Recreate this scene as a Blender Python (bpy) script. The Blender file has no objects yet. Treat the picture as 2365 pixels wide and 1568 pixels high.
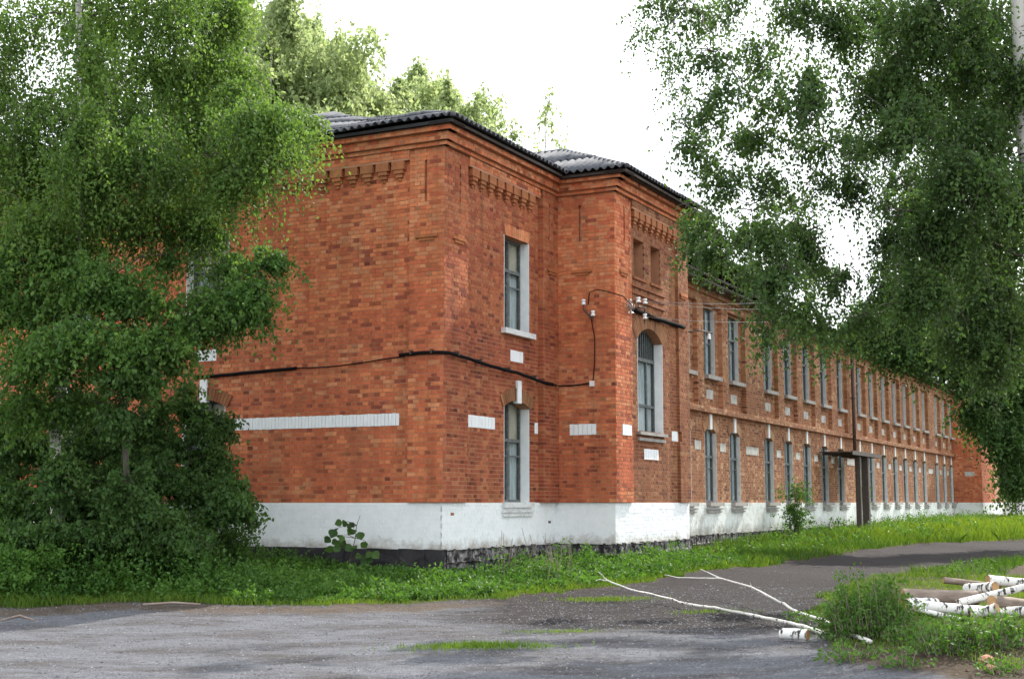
import bpy, bmesh, math, random
import numpy as np
from mathutils import Vector, Matrix, noise as mnoise
random.seed(7); rng = np.random.default_rng(7)
sc = bpy.context.scene
COL = sc.collection
R = math.radians

# ------------------------------------------------------------------ camera, sky, sun, exposure
F, PITCH, EYE = 3107.0, R(6.9), 1.6          # focal length in reference pixels (2365 wide)
cam = bpy.data.cameras.new("camera"); camo = bpy.data.objects.new("camera", cam); COL.objects.link(camo)
camo.location = (0, 0, EYE); camo.rotation_euler = (R(90) + PITCH, 0, 0)
cam.sensor_width = 36; cam.lens = 36 * F / 2365; cam.clip_end = 1500; cam.clip_start = .1
sc.camera = camo
SUN_AZ, SUN_EL = R(36), R(42)                # azimuth from +Y towards +X
w = bpy.data.worlds.new("World"); sc.world = w; w.use_nodes = True
nt = w.node_tree; nt.nodes.clear()
out = nt.nodes.new("ShaderNodeOutputWorld"); mixs = nt.nodes.new("ShaderNodeMixShader")
sky = nt.nodes.new("ShaderNodeTexSky"); sky.sky_type = 'NISHITA'; sky.sun_disc = False
sky.sun_elevation = SUN_EL; sky.sun_rotation = SUN_AZ; sky.air_density = 1.2; sky.dust_density = 1.5
b1 = nt.nodes.new("ShaderNodeBackground"); b1.inputs[1].default_value = .11
b2 = nt.nodes.new("ShaderNodeBackground"); b2.inputs[0].default_value = (.93, .97, 1, 1); b2.inputs[1].default_value = .92
tc = nt.nodes.new("ShaderNodeTexCoord"); mp = nt.nodes.new("ShaderNodeMapping"); mp.inputs['Scale'].default_value = (1, 1, 2.2)
nz = nt.nodes.new("ShaderNodeTexNoise"); nz.inputs['Scale'].default_value = 2.6; nz.inputs['Detail'].default_value = 6; nz.inputs['Roughness'].default_value = .55
cr = nt.nodes.new("ShaderNodeValToRGB"); cr.color_ramp.elements[0].position = .33; cr.color_ramp.elements[1].position = .43
L = nt.links.new
L(tc.outputs['Generated'], mp.inputs[0]); L(mp.outputs[0], nz.inputs['Vector']); L(nz.outputs['Fac'], cr.inputs[0])
L(sky.outputs[0], b1.inputs[0]); L(cr.outputs[0], mixs.inputs[0]); L(b1.outputs[0], mixs.inputs[1]); L(b2.outputs[0], mixs.inputs[2]); L(mixs.outputs[0], out.inputs[0])
sun = bpy.data.lights.new("sun", 'SUN'); sun.energy = 3.4; sun.angle = R(.6); sun.color = (1, .94, .84)
suno = bpy.data.objects.new("sun", sun); COL.objects.link(suno)
sd = Vector((math.sin(SUN_AZ) * math.cos(SUN_EL), math.cos(SUN_AZ) * math.cos(SUN_EL), math.sin(SUN_EL)))
suno.rotation_euler = sd.to_track_quat('Z', 'Y').to_euler(); suno.location = (20, 20, 40)
sc.view_settings.view_transform = 'Standard'; sc.view_settings.look = 'None'; sc.view_settings.gamma = 1
sc.view_settings.exposure = 1.3
sc.cycles.max_bounces = 6; sc.cycles.transparent_max_bounces = 8; sc.cycles.use_denoising = True

# ------------------------------------------------------------------ helpers
def at(x, y, Y):
    """world point seen at reference pixel (x,y) (2365x1568 frame) that lies Y metres in front of the camera"""
    dx, dz = x - 1182.5, 784 - y
    wy = F * math.cos(PITCH) - dz * math.sin(PITCH); wz = F * math.sin(PITCH) + dz * math.cos(PITCH)
    return Vector((dx / wy * Y, Y, EYE + wz / wy * Y))
BD = Vector((.4548, .8906, 0)); AD = Vector((-.8906, .4548, 0)); BN = Vector((.8906, -.4548, 0)); AN = Vector((-.4548, -.8906, 0))
C1 = Vector((-1.306, 25, 0)); IP = C1 + BD * 4.947; C2 = IP + BN * 1.392; C3 = C2 + BD * 4.61
WP = C1 + BN * .3; ZUP = Vector((0, 0, 1))
def ter(x, y):
    x = np.asarray(x, float); y = np.asarray(y, float)
    z = np.interp(y, [0, 14, 20, 25, 36, 48, 75, 200], [0, 0, .06, .22, .31, .46, .68, .9])
    z = z + .03 * np.sin(x * .7 + 1) * np.sin(y * .9) + .012 * np.sin(x * 2.3 + y) 
    z = z + .22 * np.exp(-((x - 5.2) / 1.7) ** 2 - ((y - 13.6) / .8) ** 2) + .15 * np.exp(-((x - 5.8) / 1.6) ** 2 - ((y - 16.2) / 1.3) ** 2)
    return z
def terf(x, y): return float(ter(x, y))
def ground_at(x, y):
    dx, dz = x - 1182.5, 784 - y
    wy = F * math.cos(PITCH) - dz * math.sin(PITCH); wz = F * math.sin(PITCH) + dz * math.cos(PITCH)
    z = .3; Y = 20
    for _ in range(40):
        Yn = (z - EYE) / wz * wy; Y = Y * .5 + Yn * .5; z = terf(dx / wy * Y, Y)
    return Vector((dx / wy * Y, Y, z))
def tag(o, label=None, cat=None, group=None, kind=None):
    if label: o['label'] = label
    if cat: o['category'] = cat
    if group: o['group'] = group
    if kind: o['kind'] = kind
    return o
MW = {}
def place(o, parent=None, mw=None):
    """link o, parent it, and keep its world matrix"""
    mw = mw or Matrix.Identity(4); COL.objects.link(o); MW[o.name] = mw
    if parent is not None:
        o.parent = parent; o.matrix_parent_inverse = Matrix.Identity(4)
        o.matrix_basis = MW[parent.name].inverted() @ mw
    else: o.matrix_basis = mw
    return o
def empty(name, loc, rz=0, parent=None):
    return place(bpy.data.objects.new(name, None), parent, Matrix.Translation(Vector(loc)) @ Matrix.Rotation(rz, 4, 'Z'))
class MB:
    def __init__(s): s.v = []; s.f = []
    def box8(s, c):
        n = len(s.v); s.v += [tuple(p) for p in c]
        s.f += [(n, n+3, n+2, n+1), (n+4, n+5, n+6, n+7), (n, n+1, n+5, n+4), (n+1, n+2, n+6, n+5), (n+2, n+3, n+7, n+6), (n+3, n, n+4, n+7)]
    def box(s, x0, x1, y0, y1, z0, z1):
        s.box8([(x0,y0,z0),(x1,y0,z0),(x1,y1,z0),(x0,y1,z0),(x0,y0,z1),(x1,y0,z1),(x1,y1,z1),(x0,y1,z1)])
    def wbox(s, P, U, N, u0, u1, v0, v1, z0, z1):
        q = lambda u, v, z: P + U * u + N * v + ZUP * z
        s.box8([q(u0,v0,z0),q(u1,v0,z0),q(u1,v1,z0),q(u0,v1,z0),q(u0,v0,z1),q(u1,v0,z1),q(u1,v1,z1),q(u0,v1,z1)])
    def tube(s, pts, rad, n=6, caps=True):
        pts = [Vector(p) for p in pts]; m = len(pts)
        if not hasattr(rad, '__len__'): rad = [rad] * m
        base = len(s.v); prev = None
        for i, p in enumerate(pts):
            t = (pts[min(i+1, m-1)] - pts[max(i-1, 0)]); t = t.normalized() if t.length > 1e-9 else Vector((0, 0, 1))
            a = prev if prev is not None else (Vector((0, 0, 1)) if abs(t.z) < .9 else Vector((1, 0, 0)))
            a = (a - t * a.dot(t)); a = a.normalized() if a.length > 1e-6 else t.orthogonal().normalized(); prev = a; b = t.cross(a)
            for k in range(n):
                g = 2 * math.pi * k / n; s.v.append(tuple(p + (a * math.cos(g) + b * math.sin(g)) * rad[i]))
        for i in range(m - 1):
            for k in range(n):
                k2 = (k + 1) % n; s.f.append((base+i*n+k, base+i*n+k2, base+(i+1)*n+k2, base+(i+1)*n+k))
        if caps:
            s.f.append(tuple(base + k for k in range(n))[::-1]); s.f.append(tuple(base + (m-1)*n + k for k in range(n)))
    def mesh(s, name, mat, smooth=False):
        me = bpy.data.meshes.new(name); me.from_pydata(s.v, [], s.f); me.materials.append(mat)
        if smooth: me.polygons.foreach_set('use_smooth', [True] * len(me.polygons))
        return me
    def obj(s, name, mat, parent=None, smooth=False, mw=None, **t):
        o = bpy.data.objects.new(name, s.mesh(name, mat, smooth)); place(o, parent, mw); tag(o, **t); return o
def np_mesh(name, V, Fq, mat, k=4, tone=None, smooth=False):
    me = bpy.data.meshes.new(name); nf = len(Fq)
    me.vertices.add(len(V)); me.vertices.foreach_set('co', np.asarray(V, np.float32).ravel())
    me.loops.add(nf * k); me.loops.foreach_set('vertex_index', np.asarray(Fq, np.int32).ravel())
    me.polygons.add(nf); me.polygons.foreach_set('loop_start', np.arange(nf, dtype=np.int32) * k)
    me.update(calc_edges=True)
    me.polygons.foreach_set('use_smooth', np.full(nf, bool(smooth)))
    if tone is not None:
        if tone.ndim == 1:
            a = me.attributes.new('tone', 'FLOAT', 'FACE'); a.data.foreach_set('value', tone.astype(np.float32))
        else:
            a = me.attributes.new('tint', 'FLOAT_COLOR', 'CORNER')
            c = np.repeat(np.c_[tone, np.ones(len(tone))], k, axis=0); a.data.foreach_set('color', c.astype(np.float32).ravel())
    me.materials.append(mat); return me

# ------------------------------------------------------------------ materials
def mat(name, col=(.5, .5, .5), rough=.7, metal=0, var=0.0, vscale=3.0, bump=0.0, bscale=40.0, col2=None, lo=.35, hi=.65, spec=.5, coord='Object', stretch=None):
    m = bpy.data.materials.new(name); m.use_nodes = True; t = m.node_tree; p = t.nodes['Principled BSDF']
    p.inputs['Base Color'].default_value = (*col, 1); p.inputs['Roughness'].default_value = rough; p.inputs['Metallic'].default_value = metal
    p.inputs['Specular IOR Level'].default_value = spec
    tcn = t.nodes.new('ShaderNodeTexCoord'); src = tcn.outputs[coord]
    if stretch:
        mpn = t.nodes.new('ShaderNodeMapping'); mpn.inputs['Scale'].default_value = stretch; t.links.new(src, mpn.inputs[0]); src = mpn.outputs[0]
    if col2 is not None:
        n = t.nodes.new('ShaderNodeTexNoise'); n.inputs['Scale'].default_value = vscale; n.inputs['Detail'].default_value = 8; n.inputs['Roughness'].default_value = .65
        r = t.nodes.new('ShaderNodeValToRGB'); r.color_ramp.elements[0].position = lo; r.color_ramp.elements[1].position = hi
        r.color_ramp.elements[0].color = (*col, 1); r.color_ramp.elements[1].color = (*col2, 1)
        t.links.new(src, n.inputs['Vector']); t.links.new(n.outputs['Fac'], r.inputs[0]); t.links.new(r.outputs[0], p.inputs['Base Color'])
    if bump:
        n2 = t.nodes.new('ShaderNodeTexNoise'); n2.inputs['Scale'].default_value = bscale; n2.inputs['Detail'].default_value = 6
        b = t.nodes.new('ShaderNodeBump'); b.inputs['Strength'].default_value = bump; b.inputs['Distance'].default_value = .01
        t.links.new(src, n2.inputs['Vector']); t.links.new(n2.outputs['Fac'], b.inputs['Height']); t.links.new(b.outputs[0], p.inputs['Normal'])
    return m
def splash(m, z0=.72, z1=1.05, col=(.30, .25, .19)):
    t = m.node_tree; p = t.nodes['Principled BSDF']; N = t.nodes.new; src = p.inputs['Base Color'].links[0].from_socket
    g = N('ShaderNodeNewGeometry'); sp = N('ShaderNodeSeparateXYZ'); t.links.new(g.outputs['Position'], sp.inputs[0])
    a = N('ShaderNodeMapRange'); a.inputs[1].default_value = z0; a.inputs[2].default_value = z1; a.inputs[3].default_value = .42; a.inputs[4].default_value = 0; t.links.new(sp.outputs[2], a.inputs[0])
    n = N('ShaderNodeTexNoise'); n.inputs['Scale'].default_value = 3.5; n.inputs['Detail'].default_value = 9; n.inputs['Roughness'].default_value = .75; t.links.new(g.outputs['Position'], n.inputs['Vector'])
    ad = N('ShaderNodeMath'); ad.operation = 'ADD'; t.links.new(a.outputs[0], ad.inputs[0]); t.links.new(n.outputs['Fac'], ad.inputs[1])
    b = N('ShaderNodeMapRange'); b.inputs[1].default_value = .68; b.inputs[2].default_value = .98; b.inputs[4].default_value = .8; t.links.new(ad.outputs[0], b.inputs[0])
    x = N('ShaderNodeMix'); x.data_type = 'RGBA'; t.links.new(b.outputs[0], x.inputs[0]); t.links.new(src, x.inputs[6]); x.inputs[7].default_value = (*col, 1); t.links.new(x.outputs[2], p.inputs['Base Color'])
def brick_mat(name, single):
    m = bpy.data.materials.new(name); m.use_nodes = True; t = m.node_tree; p = t.nodes['Principled BSDF']; N = t.nodes.new
    p.inputs['Roughness'].default_value = .85; p.inputs['Specular IOR Level'].default_value = .25
    if single: s = N('ShaderNodeObjectInfo').outputs['Color']
    else:
        a = N('ShaderNodeAttribute'); a.attribute_name = 'tint'; s = a.outputs['Color']
    g = N('ShaderNodeNewGeometry'); n = N('ShaderNodeTexNoise'); n.inputs['Scale'].default_value = 9; n.inputs['Detail'].default_value = 9; n.inputs['Roughness'].default_value = .7
    t.links.new(g.outputs['Position'], n.inputs['Vector'])
    r = N('ShaderNodeMapRange'); r.inputs[1].default_value = .25; r.inputs[2].default_value = .75; r.inputs[3].default_value = .72; r.inputs[4].default_value = 1.28
    t.links.new(n.outputs['Fac'], r.inputs[0])
    mx = N('ShaderNodeVectorMath'); mx.operation = 'SCALE'; t.links.new(s, mx.inputs[0]); t.links.new(r.outputs[0], mx.inputs['Scale'])
    # lime bloom and soot stains
    n2 = N('ShaderNodeTexNoise'); n2.inputs['Scale'].default_value = 1.3; n2.inputs['Detail'].default_value = 10; n2.inputs['Roughness'].default_value = .7
    mp2 = N('ShaderNodeMapping'); mp2.inputs['Scale'].default_value = (1, 1, .45); t.links.new(g.outputs['Position'], mp2.inputs[0]); t.links.new(mp2.outputs[0], n2.inputs['Vector'])
    r2 = N('ShaderNodeMapRange'); r2.inputs[1].default_value = .52; r2.inputs[2].default_value = .75; r2.inputs[3].default_value = 0; r2.inputs[4].default_value = .35
    t.links.new(n2.outputs['Fac'], r2.inputs[0])
    mc = N('ShaderNodeMix'); mc.data_type = 'RGBA'; t.links.new(r2.outputs[0], mc.inputs[0]); t.links.new(mx.outputs[0], mc.inputs[6]); mc.inputs[7].default_value = (.46, .20, .10, 1)
    n4 = N('ShaderNodeTexNoise'); n4.inputs['Scale'].default_value = 2.2; n4.inputs['Detail'].default_value = 7; n4.inputs['Roughness'].default_value = .6
    mp4 = N('ShaderNodeMapping'); mp4.inputs['Scale'].default_value = (1.6, 1.6, .16); t.links.new(g.outputs['Position'], mp4.inputs[0]); t.links.new(mp4.outputs[0], n4.inputs['Vector'])
    r4 = N('ShaderNodeMapRange'); r4.inputs[1].default_value = .42; r4.inputs[2].default_value = .72; r4.inputs[3].default_value = 1.05; r4.inputs[4].default_value = .68
    t.links.new(n4.outputs['Fac'], r4.inputs[0]); sx = N('ShaderNodeVectorMath'); sx.operation = 'SCALE'; t.links.new(mc.outputs[2], sx.inputs[0]); t.links.new(r4.outputs[0], sx.inputs['Scale'])
    t.links.new(sx.outputs[0], p.inputs['Base Color'])
    n3 = N('ShaderNodeTexNoise'); n3.inputs['Scale'].default_value = 60; n3.inputs['Detail'].default_value = 5
    b = N('ShaderNodeBump'); b.inputs['Strength'].default_value = .6; b.inputs['Distance'].default_value = .008
    t.links.new(g.outputs['Position'], n3.inputs['Vector']); t.links.new(n3.outputs['Fac'], b.inputs['Height']); t.links.new(b.outputs[0], p.inputs['Normal'])
    return m
def leaf_mat(name, c1, c2, trans=.45, tint=None, obj_var=False):
    m = bpy.data.materials.new(name); m.use_nodes = True; t = m.node_tree; t.nodes.clear(); N = t.nodes.new
    o = N('ShaderNodeOutputMaterial'); a = N('ShaderNodeAttribute'); a.attribute_name = 'tone'
    r = N('ShaderNodeValToRGB'); r.color_ramp.elements[0].color = (*c1, 1); r.color_ramp.elements[1].color = (*c2, 1)
    t.links.new(a.outputs['Fac'], r.inputs[0])
    p = N('ShaderNodeBsdfPrincipled'); p.inputs['Roughness'].default_value = .55; p.inputs['Specular IOR Level'].default_value = .3
    tr = N('ShaderNodeBsdfTranslucent'); h = N('ShaderNodeHueSaturation'); h.inputs['Hue'].default_value = .485; h.inputs['Saturation'].default_value = 1.1; h.inputs['Value'].default_value = 1.5
    mx = N('ShaderNodeMixShader'); mx.inputs[0].default_value = trans
    t.links.new(r.outputs[0], p.inputs['Base Color']); t.links.new(r.outputs[0], h.inputs['Color']); t.links.new(h.outputs[0], tr.inputs[0])
    t.links.new(p.outputs[0], mx.inputs[1]); t.links.new(tr.outputs[0], mx.inputs[2]); t.links.new(mx.outputs[0], o.inputs[0])
    return m
M = {}
M['mortar'] = mat('lime_mortar', (.50, .25, .15), .95, col2=(.36, .165, .09), vscale=2.5, bump=.5, bscale=50)
M['brick'] = brick_mat('fired_brick', False); M['brick1'] = brick_mat('fired_brick_single', True)
M['white'] = mat('whitewash', (.85, .87, .89), .8, col2=(.77, .80, .82), vscale=6, lo=.45, hi=.7, bump=.35, bscale=30)
M['whiteold'] = mat('worn_whitewash', (.74, .77, .75), .85, col2=(.45, .46, .42), vscale=2.2, lo=.48, hi=.7, bump=.4, bscale=25)
splash(M['white']); splash(M['whiteold'], .72, 1.3, (.22, .2, .15))
M['panel'] = mat('dirty_white_brick', (.52, .52, .49), .85, col2=(.30, .28, .24), vscale=5)
M['jamb'] = mat('painted_jamb', (.86, .87, .88), .7, col2=(.74, .76, .77), vscale=5)
M['jambold'] = mat('worn_painted_jamb', (.62, .63, .62), .8, col2=(.42, .42, .41), vscale=4)
M['stone'] = mat('tarred_stone', (.022, .02, .022), .9, col2=(.36, .34, .33), vscale=7, lo=.46, hi=.66, bump=.9, bscale=18)
M['tar'] = mat('tar_coat', (.014, .012, .016), .7, col2=(.03, .028, .03), vscale=5, bump=.6, bscale=20)
M['slate'] = mat('asbestos_cement', (.12, .125, .145), .9, col2=(.035, .038, .046), vscale=3.5, lo=.38, hi=.68, bump=.6, bscale=30)
M['slateold'] = mat('mossy_asbestos_cement', (.07, .06, .05), .95, col2=(.035, .03, .028), vscale=2, bump=.6, bscale=20)
M['wood'] = mat('weathered_board', (.05, .036, .03), .85, col2=(.1, .08, .07), vscale=6, stretch=(1, 1, 6), bump=.4)
M['frame'] = mat('peeling_green_paint', (.095, .11, .11), .6, col2=(.22, .23, .22), vscale=14, lo=.5, hi=.7, bump=.3)
M['curtain'] = mat('net_curtain', (.74, .76, .77), .9, col2=(.40, .44, .47), vscale=5, lo=.3, hi=.7, stretch=(6, 6, .35))
M['ply'] = mat('beige_board', (.66, .56, .44), .85, col2=(.5, .42, .32), vscale=3)
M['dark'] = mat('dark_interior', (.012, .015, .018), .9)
M['sill'] = mat('cement_sill', (.42, .40, .37), .9, col2=(.26, .24, .22), vscale=6, bump=.4)
M['sillw'] = mat('whitewashed_sill', (.70, .71, .71), .85, col2=(.45, .42, .4), vscale=7, lo=.5, hi=.72, bump=.4)
M['cable'] = mat('black_cable', (.010, .009, .010), .95, spec=.1)
M['wire'] = mat('aluminium_wire', (.35, .33, .33), .4, metal=.6)
M['porcelain'] = mat('white_porcelain', (.8, .8, .8), .2)
M['iron'] = mat('rusty_iron', (.05, .035, .03), .7, col2=(.1, .05, .03), vscale=15)
M['blue'] = mat('blue_tarpaulin', (.08, .22, .62), .5, col2=(.12, .3, .7), vscale=8)
M['bark'] = mat('dark_bark', (.05, .04, .032), .95, col2=(.1, .085, .07), vscale=9, stretch=(1, 1, .25), bump=.8)
M['cutwood'] = mat('cut_birch_wood', (.46, .28, .13), .85, col2=(.3, .17, .08), vscale=9)
M['earthm'] = mat('brown_earth', (.11, .075, .05), .95, col2=(.06, .042, .03), vscale=3, bump=.8, bscale=25)
def birch_mat(name, k=1.0, thr=.57):
    m = mat(name, (.66 * k, .64 * k, .60 * k), .8, col2=(.03, .026, .024), vscale=4.2, lo=thr, hi=thr + .05, bump=.4, bscale=30, stretch=(1, 1, 4))
    return m
M['birch'] = birch_mat('birch_bark', .8, .56); M['birchpole'] = mat('birch_pole_bark', (.62, .60, .57), .8, col2=(.05, .04, .036), vscale=13, lo=.56, hi=.62, bump=.4)
M['birchlog'] = mat('birch_log_bark', (.72, .71, .69), .8, col2=(.035, .03, .028), vscale=11, lo=.54, hi=.60, stretch=(1.6, .6, .6), bump=.4, coord='Object')
M['oldlog'] = mat('grey_brown_log_bark', (.30, .24, .20), .9, col2=(.16, .12, .10), vscale=10, stretch=(.25, 1, 1), bump=.5)
g = M['glass'] = mat('window_glass', (.02, .03, .035), .05, spec=.6)
gt = g.node_tree; gp = gt.nodes['Principled BSDF']; tb = gt.nodes.new('ShaderNodeBsdfTransparent'); tb.inputs[0].default_value = (.97, 1, 1, 1)
gm = gt.nodes.new('ShaderNodeMixShader'); fr = gt.nodes.new('ShaderNodeLayerWeight'); fr.inputs[0].default_value = .25
fa = gt.nodes.new('ShaderNodeMath'); fa.operation = 'MULTIPLY'; fa.inputs[1].default_value = .45; gt.links.new(fr.outputs[1], fa.inputs[0])
gt.links.new(fa.outputs[0], gm.inputs[0]); gt.links.new(tb.outputs[0], gm.inputs[1]); gt.links.new(gp.outputs[0], gm.inputs[2])
gt.links.new(gm.outputs[0], [n for n in gt.nodes if n.type == 'OUTPUT_MATERIAL'][0].inputs[0])
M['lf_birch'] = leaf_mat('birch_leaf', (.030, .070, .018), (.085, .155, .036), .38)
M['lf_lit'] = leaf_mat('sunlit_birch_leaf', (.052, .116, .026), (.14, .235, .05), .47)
M['lf_bright'] = leaf_mat('hazed_birch_leaf', (.19, .26, .11), (.34, .41, .20), .55)  # pale greens: haze and overexposure put into the far birches' leaf colour
M['lf_dark'] = leaf_mat('dark_leaf', (.034, .085, .022), (.085, .165, .038), .42)
M['lf_mid'] = leaf_mat('bush_leaf', (.04, .10, .02), (.085, .17, .035), .4)
M['lf_midl'] = leaf_mat('alder_leaf', (.045, .115, .025), (.12, .22, .045), .45)
M['lf_weed'] = leaf_mat('weed_leaf', (.045, .115, .02), (.10, .21, .035), .4)
M['grass'] = leaf_mat('grass_blade', (.06, .13, .018), (.17, .26, .035), .4)
M['drygrass'] = leaf_mat('tall_grass_blade', (.045, .105, .016), (.17, .26, .032), .45)

# ------------------------------------------------------------------ ground and road
top_edge = [(-900, 1402), (-300, 1402), (0, 1403), (120, 1402), (200, 1396), (330, 1390), (450, 1394), (620, 1396), (760, 1398), (900, 1396), (1010, 1388), (1150, 1380), (1300, 1366), (1400, 1356), (1510, 1342), (1560, 1326), (1640, 1316), (1780, 1306), (1900, 1288), (2000, 1268), (2100, 1258), (2250, 1250), (2365, 1246), (2600, 1240), (2900, 1236)]
low_edge = [(2900, 1278), (2600, 1284), (2365, 1292), (2230, 1302), (2120, 1318), (2040, 1330), (1960, 1352), (1900, 1385), (1880, 1420), (1895, 1470), (1930, 1500), (1990, 1530), (2080, 1552), (2180, 1572), (2365, 1640)]
poly = [ground_at(*p) for p in top_edge + low_edge]
poly = np.array([(p.x, p.y) for p in poly] + [(6, 7.0), (3, -40), (-60, -40), (-60, poly[0].y)])
def inside(x, y, P=poly):
    x = np.asarray(x); y = np.asarray(y); c = np.zeros(x.shape, bool); n = len(P); j = n - 1
    for i in range(n):
        xi, yi = P[i]; xj, yj = P[j]
        with np.errstate(divide='ignore', invalid='ignore'):
            c ^= ((yi > y) != (yj > y)) & (x < (xj - xi) * (y - yi) / (yj - yi) + xi)
        j = i
    return c
def edge_dist(x, y, P=poly):
    d = np.full(np.shape(x), 1e9); n = len(P)
    for i in range(n):
        a = P[i]; b = P[(i + 1) % n]; ab = b - a; t = np.clip(((x - a[0]) * ab[0] + (y - a[1]) * ab[1]) / max(ab @ ab, 1e-9), 0, 1)
        d = np.minimum(d, np.hypot(x - a[0] - t * ab[0], y - a[1] - t * ab[1]))
    return np.where(inside(x, y, P), d, -d)
def vn(x, y, s):    # cheap smooth noise
    return (np.sin(x * s + 1.3 * np.sin(y * s * .7)) + np.sin(y * s * 1.3 + 1.7 * np.sin(x * s * .6 + 2)) + np.sin((x + y) * s * 1.9)) / 3
def road_sd(x, y): return edge_dist(x, y) + .22 * vn(x, y, 1.7) + .12 * vn(x, y, 5.3) + .05 * vn(x, y, 14)
xs = np.unique(np.r_[np.linspace(-600, -30, 14), np.arange(-30, -12, .8), np.arange(-12, 17, .16), np.arange(17, 42, .7), np.linspace(42, 600, 14)])
ys = np.unique(np.r_[np.linspace(-500, 0, 10), np.arange(0, 9, 1.2), np.arange(9, 27, .13), np.arange(27, 45, .3), np.arange(45, 80, 1.2), np.linspace(80, 900, 14)])
GX, GY = np.meshgrid(xs, ys); Z = ter(GX, GY); SD = road_sd(GX, GY)
Z = Z - .05 * np.clip(SD / .5, 0, 1) * (np.abs(GX) < 30) + .006 * vn(GX, GY, 9) + .004 * vn(GX + 7, GY - 3, 23)
nx, ny = len(xs), len(ys); V = np.c_[GX.ravel(), GY.ravel(), Z.ravel()]
ii, jj = np.meshgrid(np.arange(nx - 1), np.arange(ny - 1)); a = (jj * nx + ii).ravel(); Q = np.c_[a, a + 1, a + nx + 1, a + nx]
cs = SD.ravel()[Q].mean(1) > 0
def ground_mat():
    m = bpy.data.materials.new('trodden_ground'); m.use_nodes = True; t = m.node_tree; p = t.nodes['Principled BSDF']; N = t.nodes.new
    p.inputs['Roughness'].default_value = .95; p.inputs['Specular IOR Level'].default_value = .2
    g = N('ShaderNodeNewGeometry'); a = N('ShaderNodeAttribute'); a.attribute_name = 'mask'; sp = N('ShaderNodeSeparateColor'); t.links.new(a.outputs['Color'], sp.inputs[0])
    def nz(s, d=8, r=.6, st=None):
        n = N('ShaderNodeTexNoise'); n.inputs['Scale'].default_value = s; n.inputs['Detail'].default_value = d; n.inputs['Roughness'].default_value = r
        if st:
            mm = N('ShaderNodeMapping'); mm.inputs['Scale'].default_value = st; t.links.new(g.outputs['Position'], mm.inputs[0]); t.links.new(mm.outputs[0], n.inputs['Vector'])
        else: t.links.new(g.outputs['Position'], n.inputs['Vector'])
        return n.outputs['Fac']
    def ramp(f, c1, c2, lo, hi):
        r = N('ShaderNodeValToRGB'); r.color_ramp.elements[0].position = lo; r.color_ramp.elements[1].position = hi
        r.color_ramp.elements[0].color = (*c1, 1); r.color_ramp.elements[1].color = (*c2, 1); t.links.new(f, r.inputs[0]); return r.outputs[0]
    def mix(f, c1, c2):
        x = N('ShaderNodeMix'); x.data_type = 'RGBA'; t.links.new(f, x.inputs[0]); t.links.new(c1, x.inputs[6]); t.links.new(c2, x.inputs[7]); return x.outputs[2]
    def math2(op, a_, b_, clamp=False):
        x = N('ShaderNodeMath'); x.operation = op; x.use_clamp = clamp
        for k, s in enumerate((a_, b_)):
            if isinstance(s, (int, float)): x.inputs[k].default_value = s
            else: t.links.new(s, x.inputs[k])
        return x.outputs[0]
    gravel = ramp(nz(34, 10, .8), (.056, .058, .066), (.235, .243, .275), .34, .68)
    gravel = mix(ramp(nz(.9, 6, .6, (.6, 1.4, 1)), (0, 0, 0), (1, 1, 1), .45, .62), gravel, ramp(nz(25, 9, .8), (.046, .042, .043), (.137, .128, .132), .35, .68))
    brown = ramp(nz(20, 10, .75), (.014, .012, .013), (.052, .045, .046), .3, .72)
    soil = ramp(nz(14, 9, .7), (.035, .026, .018), (.10, .072, .05), .3, .7)
    sand = ramp(nz(22, 9, .75), (.06, .047, .04), (.15, .118, .095), .3, .7)
    nn = nz(1.1, 8, .7, (.5, 1.5, 1))
    fd = math2('MULTIPLY', math2('SUBTRACT', math2('ADD', sp.outputs[1], math2('MULTIPLY', nn, .9)), .72), 3, True)
    road = mix(fd, gravel, brown)
    fs = math2('MULTIPLY', math2('SUBTRACT', math2('ADD', sp.outputs[2], math2('MULTIPLY', nz(2.3, 8, .7), 1.0)), .92), 3, True)
    road = mix(fs, road, sand)
    c = mix(sp.outputs[0], soil, road)
    mr = N('ShaderNodeMapRange'); mr.inputs[1].default_value = .32; mr.inputs[2].default_value = .68; mr.inputs[3].default_value = .72; mr.inputs[4].default_value = 1.3; t.links.new(nz(5.5, 10, .75, (.45, 1.7, 1)), mr.inputs[0])
    sv = N('ShaderNodeVectorMath'); sv.operation = 'SCALE'; t.links.new(c, sv.inputs[0]); t.links.new(mr.outputs[0], sv.inputs['Scale']); t.links.new(sv.outputs[0], p.inputs['Base Color'])
    b = N('ShaderNodeBump'); b.inputs['Strength'].default_value = 1.0; b.inputs['Distance'].default_value = .045
    t.links.new(math2('ADD', nz(22, 8, .7), math2('MULTIPLY', nz(70, 4, .6), .5)), b.inputs['Height']); t.links.new(b.outputs[0], p.inputs['Normal'])
    return m
M['ground'] = ground_mat()
px_, py_ = V[:, 0], V[:, 1]; sdv = SD.ravel()
m0 = np.clip(sdv / .25 + .5, 0, 1)
m1 = np.clip((py_ - 16.2) / 2.5 - np.clip(-(px_ + 1) / 5, 0, 1), 0, 1) * np.clip((px_ + 2.5) / 4, 0, 1)
m2 = np.clip(1 - np.abs(sdv - .35) / .9, 0, 1) * np.clip((1.5 - px_) / 3, 0, 1) + np.exp(-((px_ - 5.2) / 1.9) ** 2 - ((py_ - 13.8) / .9) ** 2) + .45 * np.exp(-((px_ - 0.3) / 2.2) ** 2 - ((py_ - 17.5) / 1.0) ** 2)
MASK = np.c_[m0, m1, np.clip(m2, 0, 1), np.ones(len(V))]
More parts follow.
